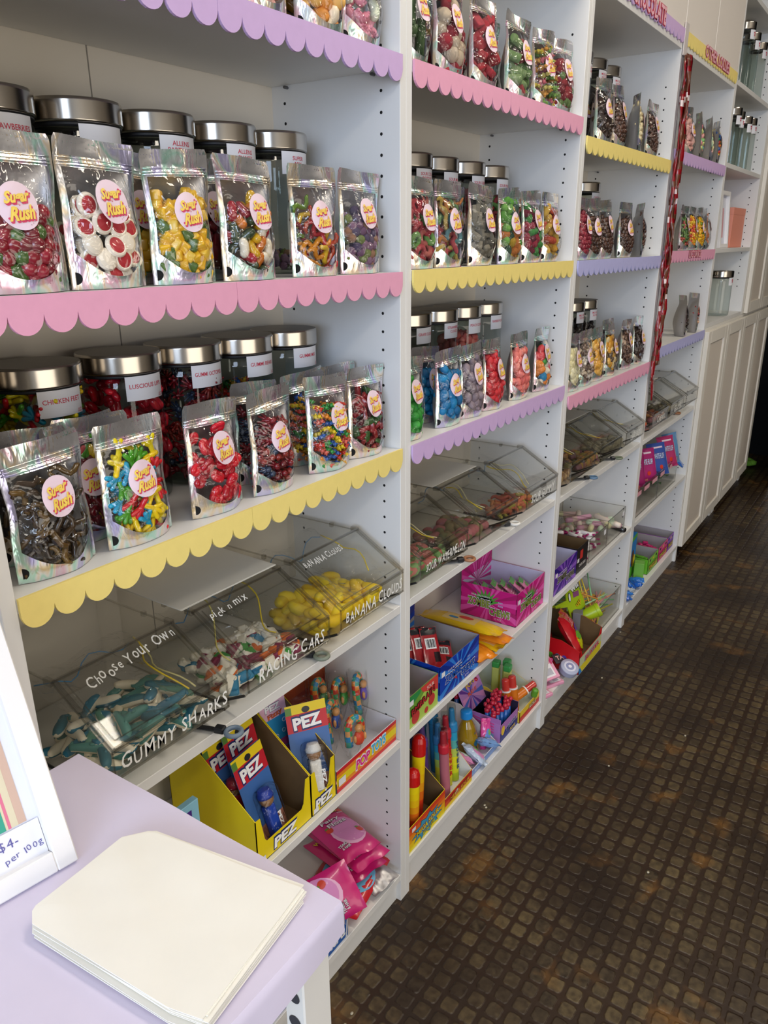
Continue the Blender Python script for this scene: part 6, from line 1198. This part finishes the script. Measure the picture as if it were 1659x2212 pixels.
for k in range(10):
    x, y = 1.66 + .026 * (k % 5), .055 + .045 * (k // 5); c = ['#D84AA0', '#6A4AB8', '#E8B84A', '#5A6AC8', '#C83A8A'][k % 5]
    o = MB().add(tube([(.011 * math.cos(a * .5236), .011 * math.sin(a * .5236), 0) for a in range(12)], .0028, 6, closed=True), 0, smooth=True).add(ell((0, .012, .004), (.011, .009, .009), 1), 1, smooth=True).build('ring_sweet', [mat('ringband' + c, c, .3), mat('ringgem' + c, c, .15, coat=.6)], None, (x, y, z + .040 + .006 * (k % 3)), (R(50), R(15 * (k % 4) - 20), R(36 * k))); tag(o, 'pink or purple ring sweet heaped beside the red carton', 'ring sweet', 'ring sweets in the pink heap')
    MB
t = thing('ring_tray', 'low purple tray under the ring sweets by second partition', 'tray', (1.625, .045, z + .0008)); MB().add(cbox(0, .15, 0, .14, 0, .030, .002)).build('tray_body', [mat('purple_tray', '#6A3A9A', .4)], t)
clear_tub(2.090, .012, z, .275, .25, .105, 'clear tub of coloured sherbet straws by the third partition')
ST = {c: mat('straw_' + c.strip('#').lower(), c, .35) for c in ('#E6E04A', '#EDA84A', '#8FD89A', '#B8E8B0', '#E89AA8', '#F0D24A', '#E8A078')}
stm = {c: MB().add(tube([(-.08, 0, 0), (.08, 0, 0)], .0028, 6), 0, smooth=True).mesh('straw', [m_]) for c, m_ in ST.items()}
for k in range(64):
    a = rr.uniform(-.9, .9); yy = rr.uniform(.04, .235); lim = .048 if k % 3 else .02
    a = a if abs(.08 * math.sin(a)) < min(yy - .02, .255 - yy) else 0.
    o = link('sherbet_straw', stm[rr.choice(list(ST))], None, (2.228 + rr.uniform(-lim, lim), yy, z + .010 + .085 * k / 64), (0, rr.uniform(-.12, .12), a)); tag(o, 'pastel sherbet straw heaped in the clear tub', 'sherbet straw', 'sherbet straws in the tub')
for k, (px, ang, tl, c) in enumerate([(2.17, 1.2, -1.15, '#F0D24A'), (2.20, .9, -.8, '#F0D24A'), (2.25, .5, -.35, '#8FD89A'), (2.15, 2.3, -.4, '#EDA84A')]):
    o = link('sherbet_straw', stm[c], None, (px, .10, z + .135), (0, tl, ang)); tag(o, ['yellow sherbet straw sticking upright out of the tub', 'yellow sherbet straw slanting out of the tub', 'green sherbet straw sloping over the tub rim', 'orange sherbet straw sloping over the tub rim'][k], 'sherbet straw')
LIME = mat('lime_plastic', '#A9C41E', .35); LIMED = mat('dark_lime_lid', '#5E8A1E', .35)
t = thing('hand_sign', 'lime green hand shaped sign with black and white lettering above the red carton', 'sign', (2.045, .075, z + .105), R(-18), rx=R(-14)); hp = [(-.020, -.03), (-.035, .03), (-.095, .042), (-.098, .052), (-.036, .055), (-.034, .10)] + [(-.008 + .027 * math.cos(a), .115 + .035 * math.sin(a)) for a in [math.pi - math.pi * k / 10 for k in range(11)]] + [(.030, .10), (.045, .062), (.060, .010), (.035, .0), (.010, -.035)]
MB().add(prism(hp, .004)).build('sign_board', [LIME], t); m = MB(); F = lambda a, b, o=.0003: (a, -o, b); m.add(poly([F(.0, .055, .0005), F(.032, .055, .0005), F(.032, .075, .0005), F(.0, .075, .0005)]), 3); outline_text(m, 'wil', .008, .095, .045, .028, F, 0, 1, line2=1, bold=.10, off=.0007, rot=.35); blob(m, lambda a, b, o: F(a, b, .0012), -.020, .062, .007, .018, 1); blob(m, lambda a, b, o: F(a, b, .0016), -.020, .062, .0048, .015, 0); outline_text(m, 'up', .025, .028, .03, .018, F, 2, 1, off=.0007, rot=.6); m.build('print', [ink('#F4F4F0'), ink('#17170F'), ink('#E8B81E'), ink('#8A4A7A')], t)
for k, (x, y, zz, rx, rz, lab) in enumerate([(1.985, .165, .10, 0, 0, 'lime green cup standing at the back behind the red carton'), (2.035, .175, .09, 0, 0, 'lime green cup standing at the back nearer the straws'), (2.010, .205, .115, 0, 0, 'dark green cup highest at the back wall'), (2.060, .050, .085, 62, 35, 'bright lime cup lying on its side behind the red carton corner')]):
    t = thing('lime_cup', lab, 'cup', (x, y, z + .004 + (zz if rx else 0)), R(rz), 'lime green cups', rx=R(rx)); h = .125 if not rx else .06
    MB().add(lathe([(.020, 0), (.024, h * .8), (.024, h)], 22, True, True), 0, smooth=True).build('cup_body', [LIME if k != 2 else LIMED], t); MB().add(lathe([(.0255, h - .008), (.0255, h + .004), (.022, h + .006)], 22), 0, smooth=True).build('rim_lid', [LIMED if k < 3 else LIME], t)
p = (2.022, .012, z + .0625 + .03); t = thing('grey_carton', 'plain grey card box beside the bright lime cup', 'box', (2.028, .04, z + .0008), R(20)); MB().add(cbox(0, .035, 0, .035, 0, .115, .001)).build('carton_body', [mat('mid_grey_card', '#77767A', .7)], t)
# ---- fourth bay
z = BAY[4][1][1]
clear_tub(2.425, .014, z, .325, .24, .115, 'clear tub of red lollies with pink price tags'); clear_tub(2.758, .014, z, .290, .24, .115, 'clear tub of green lollies with pink price tags')
for x0, n, w_ in ((2.425, 3, .325), (2.758, 2, .29)):
    for k in range(n):
        o = MB().add(poly([(0, 0, 0), (.07, 0, 0), (.07, 0, .018), (0, 0, .018)])).build('price_tag', [ink('#E6A8B4')], None, (x0 + .02 + k * w_ / n, .0125, z + .088)); tag(o, f'pink price tag stuck on the {"red" if n == 3 else "green"} lolly tub, number {["one", "two", "three"][k]} along its front', 'price tag')
def lollies(x0, x1, cols, n, label, grp, seed):
    r2 = random.Random(seed)
    for k in range(n):
        c = r2.choice(cols); o = MB().add(ell((0, 0, 0), (.017, .014, .012), 1), 0, smooth=True).add(tube([(-.03, 0, 0), (-.022, 0, 0), (-.015, 0, 0)], [.009, .005, .003], 6, flat=.4), 0).add(tube([(.03, 0, 0), (.022, 0, 0), (.015, 0, 0)], [.009, .005, .003], 6, flat=.4), 0).build('wrapped_lolly', [mat('lolly' + c, c, .2, coat=.5)], None, (r2.uniform(x0, x1), r2.uniform(.05, .215), z + .02 + .09 * k / n), (r2.uniform(-.3, .3), r2.uniform(-.3, .3), r2.uniform(0, 3.1))); tag(o, label, 'wrapped sweet', grp)
lollies(2.468, 2.71, ('#C85A4A', '#D8786A', '#B84A3E', '#C86A5A'), 44, 'red wrapped lolly in the tub of the fourth bay', 'red wrapped lollies', 2); lollies(2.80, 3.005, ('#3E7A3A', '#2E6A30', '#5A8A4A', '#4A7A44'), 40, 'green wrapped lolly in the tub of the fourth bay', 'green wrapped lollies', 3)
def fluff(m, mi, mp): outline_text(m, 'WHITE FLUFF', .0, .012, .062, .022, mp, mi('#C8D8F0'), mi('#6A2A6A'), bold=.05); patch(m, mp, -.03, .03, .045, .052, mi('#F0D8E4')); blob(m, mp, .005, -.035, .010, .009, mi('#D8402A'))
for k, (x, y, zz, c, a, lab) in enumerate([(2.60, .075, .150, '#A02A6A', 14, 'magenta packet over the red lolly tub, next to the third partition'), (2.71, .060, .150, '#B02A72', 18, 'magenta packet above the red lollies, second along'), (2.83, .045, .150, '#3E5AA8', 20, 'blue packet with pink lettering between two magenta ones'), (2.955, .040, .155, '#B83A6E', 20, 'magenta packet with pale blue lettering over the green lollies'), (3.06, .050, .145, '#6A9AC8', 16, 'pale blue packet near the fourth bay end panel'), (2.70, .120, .175, '#5A8AC8', 16, 'pale blue packet behind the magenta ones above the tubs')]):
    pillow('fluff_packet', lab, 'sweet packet', (x, y, z + zz), (R(90 - a), 0, R(-36 + 4 * k)), .105, .135, .022, mat('fluff' + c, c, .25, coat=.3), 'upright sweet packets in fourth bay', prints=fluff if k < 4 else None, seed=k)
pillow('blue_packet', 'blue and yellow packet hanging over the green lolly tub end', 'sweet packet', (3.11, .035, z + .085), (R(40), 0, R(10)), .06, .09, .015, mat('blue_packet', '#2F62B8', .25, coat=.3), seed=3)
z = BAY[4][1][0]
def nerd(x, w, c, c2, label):
    t, F, Ls, Bk = carton('sweet_carton', label, x, .018, z, w, .20, .068, ink(c), GREYCARD, group='bright open cartons on the bottom shelf of fourth bay')
    m = MB(); m.add(poly([F(0, .045), F(w, .045), F(w, .0675), F(0, .0675)]), 1); outline_text(m, 'TINGLES', w / 2, .022, w * .8, .022, F, 2, 3, off=.0007, bold=.06)
    for k in range(3): blob(m, lambda a, b, o: F(a, b, .0008), w * (.2 + .3 * k), .056, .010, .006, 2 if k % 2 else 3)
    m.build('print', [ink(c), ink(c2), ink('#E8C83A'), ink('#2A1A3A')], t)
    r2 = random.Random(int(x * 100))
    for k in range(14): o = MB().add(cbox(-.012, .012, -.008, .008, -.008, .008, .003), 0).build('small_sweet', [ink(c)], None, (x + .02 + (w - .04) * r2.random(), .06 + .12 * r2.random(), z + .018 + .006 * (k % 4)), (0, 0, r2.uniform(0, 3))); tag(o, 'small sweet box inside the ' + label.split(' carton')[0] + ' carton', 'sweet box', 'small boxes in the ' + label.split(' ')[0] + ' carton')
nerd(2.765, .152, '#6AB82E', '#8ED04A', 'lime green carton on the bottom shelf of fourth bay'); nerd(2.922, .150, '#D8287A', '#E85A9A', 'hot pink carton between the lime and purple ones'); nerd(3.076, .100, '#7A34B4', '#9A5ACC', 'purple carton at the fourth bay end panel')
t = thing('blue_card_box', 'tall blue and green card box at the third partition', 'box', (2.655, .066, z + .0008), R(4)); MB().add(cbox(0, .10, 0, .022, 0, .19, .002)).build('carton_body', [ink('#1E86D8')], t)
m = MB(); F = lambda a, b, o=.0003: (a, -o, b); m.add(poly([F(0, .172), F(.10, .172), F(.10, .19), F(0, .19)]), 0); m.add(poly([F(0, 0), F(.10, 0), F(.10, .05), F(0, .06)]), 0); blob(m, lambda a, b, o: F(a, b, .0006), .04, .09, .022, .04, 1); blob(m, lambda a, b, o: F(a, b, .0009), .07, .07, .018, .030, 2); m.build('print', [ink('#5EB83A'), ink('#6A3A1E'), ink('#F0D21E')], t)
t = thing('small_green_box', 'small green and orange box leaning on the lime carton', 'box', (2.705, .018, z + .0008), R(14)); MB().add(cbox(0, .045, 0, .04, 0, .07, .001)).build('carton_body', [ink('#7AB84A')], t); MB().add(poly([F(.006, .01), (.04, -.0003, .01), (.04, -.0003, .06), F(.006, .06)])).build('print', [ink('#E8B08A')], t)
for k in range(9):
    x, y = 2.47 + .036 * (k % 6) + .02 * (k // 6), .026 + .020 * (k // 6) + .008 * (k % 2); c = ['#1E62C0', '#2E7AD0', '#B8C4D0', '#1E5AB0'][k % 4]
    pillow('blue_wrapped_sweet', 'blue and silver wrapped sweet on the bottom shelf of fourth bay', 'wrapped sweet', (x, y, z + .014 + .018 * (k // 6)), (R(8), R(10), R(40 * k)), .035, .07, .022, mat('bluesweet' + c, c, .18, coat=.5), 'blue wrapped sweets', seed=k, crimp=.22, crease=.003)
# ---- hanging strips of red lollies between third and fourth bay, black cables in the third bay
STRW = [mat('red_strip_wrap', '#8E0C18', .15, coat=.6, bump=.4, bscale=80), mat('clear_strip_wrap', '#D8A0A4', .15, coat=.6, bump=.4, bscale=80), mat('white_strip_tag', '#E8D8D8', .4), mat('brown_strip', '#6A3A26', .3, coat=.4)]
tg = MB().add(cbox(-.02, .02, -.004, 0, 0, .09, .001)).build('hanger_tag', [mat('clear_hanger', '#D8D0CC', .3)], None, (2.402, -.002, 1.985)); tag(tg, 'small clear hanger on the post above the red lolly strips', 'hanger')
for k, (z0, z1, x, y, mi, wdt) in enumerate([(1.99, .98, 2.405, -.012, 0, .024), (1.99, 1.03, 2.424, -.020, 0, .022), (1.98, 1.19, 2.440, -.014, 1, .015), (1.985, 1.10, 2.398, -.022, 3, .022), (1.97, 1.29, 2.448, -.010, 1, .011), (1.985, .905, 2.388, -.014, 0, .018)]):
    n = 60; vs = []; fs = []; ms = []
    for i in range(n + 1):
        zz = z0 + (z1 - z0) * i / n; a = 2.1 * math.sin(i * .21 + k) + k; sway = .02 * (i / n) ** 2 * (k - 2.5) * .45; r_ = wdt * (.75 + .25 * math.sin(i * 1.05 + k)) * (.6 if i == 0 else 1)
        for s in (-1, 1): vs.append((x + sway + s * r_ * math.cos(a) * .8, y - .003 * abs(math.sin(i * .5)) + s * r_ * math.sin(a) * .3, zz))
    for i in range(n): fs.append((2 * i, 2 * i + 1, 2 * i + 3, 2 * i + 2)); ms.append(2 if i % 19 == 7 else mi if (i + k) % 5 else (3 if mi == 0 else 0))
    m = MB(); m.add((vs, fs, ms), None, smooth=True); o = m.build('lolly_strip', STRW); so = o.modifiers.new('thick', 'SOLIDIFY'); so.thickness = .0035
    tag(o, ['red wrapped lolly strip hanging against the post', 'red wrapped lolly strip hanging in front of the post', 'pinkish clear lolly strip hanging beside the pastel egg pouch', 'brown and red lolly strip hanging behind the red ones', 'short pinkish lolly strip ending at the pink trim', 'longest red lolly strip, reaching down to the clear bins'][k], 'lolly strip', 'hanging lolly strips')
for k, x in enumerate((1.90, 1.94)):
    o = MB().add(tube([(x, .262, 1.04), (x + .003, .264, 1.3), (x, .262, 1.67)], .004, 6), 0, smooth=True).build('power_cable', [GASKET]); tag(o, ['black cable on the back panel of third bay, closer to second partition', 'black cable on the back panel of third bay, closer to third partition'][k], 'cable')
# ---- litter on the floor
for k, (px, py) in enumerate([(1047, 1740), (1300, 1465), (1315, 1655), (1120, 1570), (1480, 1590), (1230, 1420), (1340, 1366), (1050, 1745), (1400, 1885), (760, 2190), (1150, 1570), (745, 2215)]):
    p = at(px, py, 2, 0); o = MB().add(ell((0, 0, .0015), (.0045, .0035, .0016), 1), 0, smooth=True).build('crumb', [ink('#B8B09A', .7)], None, (p.x, p.y, 0)); tag(o, 'pale crumb lying on the dark studded floor', 'crumb', 'crumbs on the floor')
bpy.context.view_layer.update()
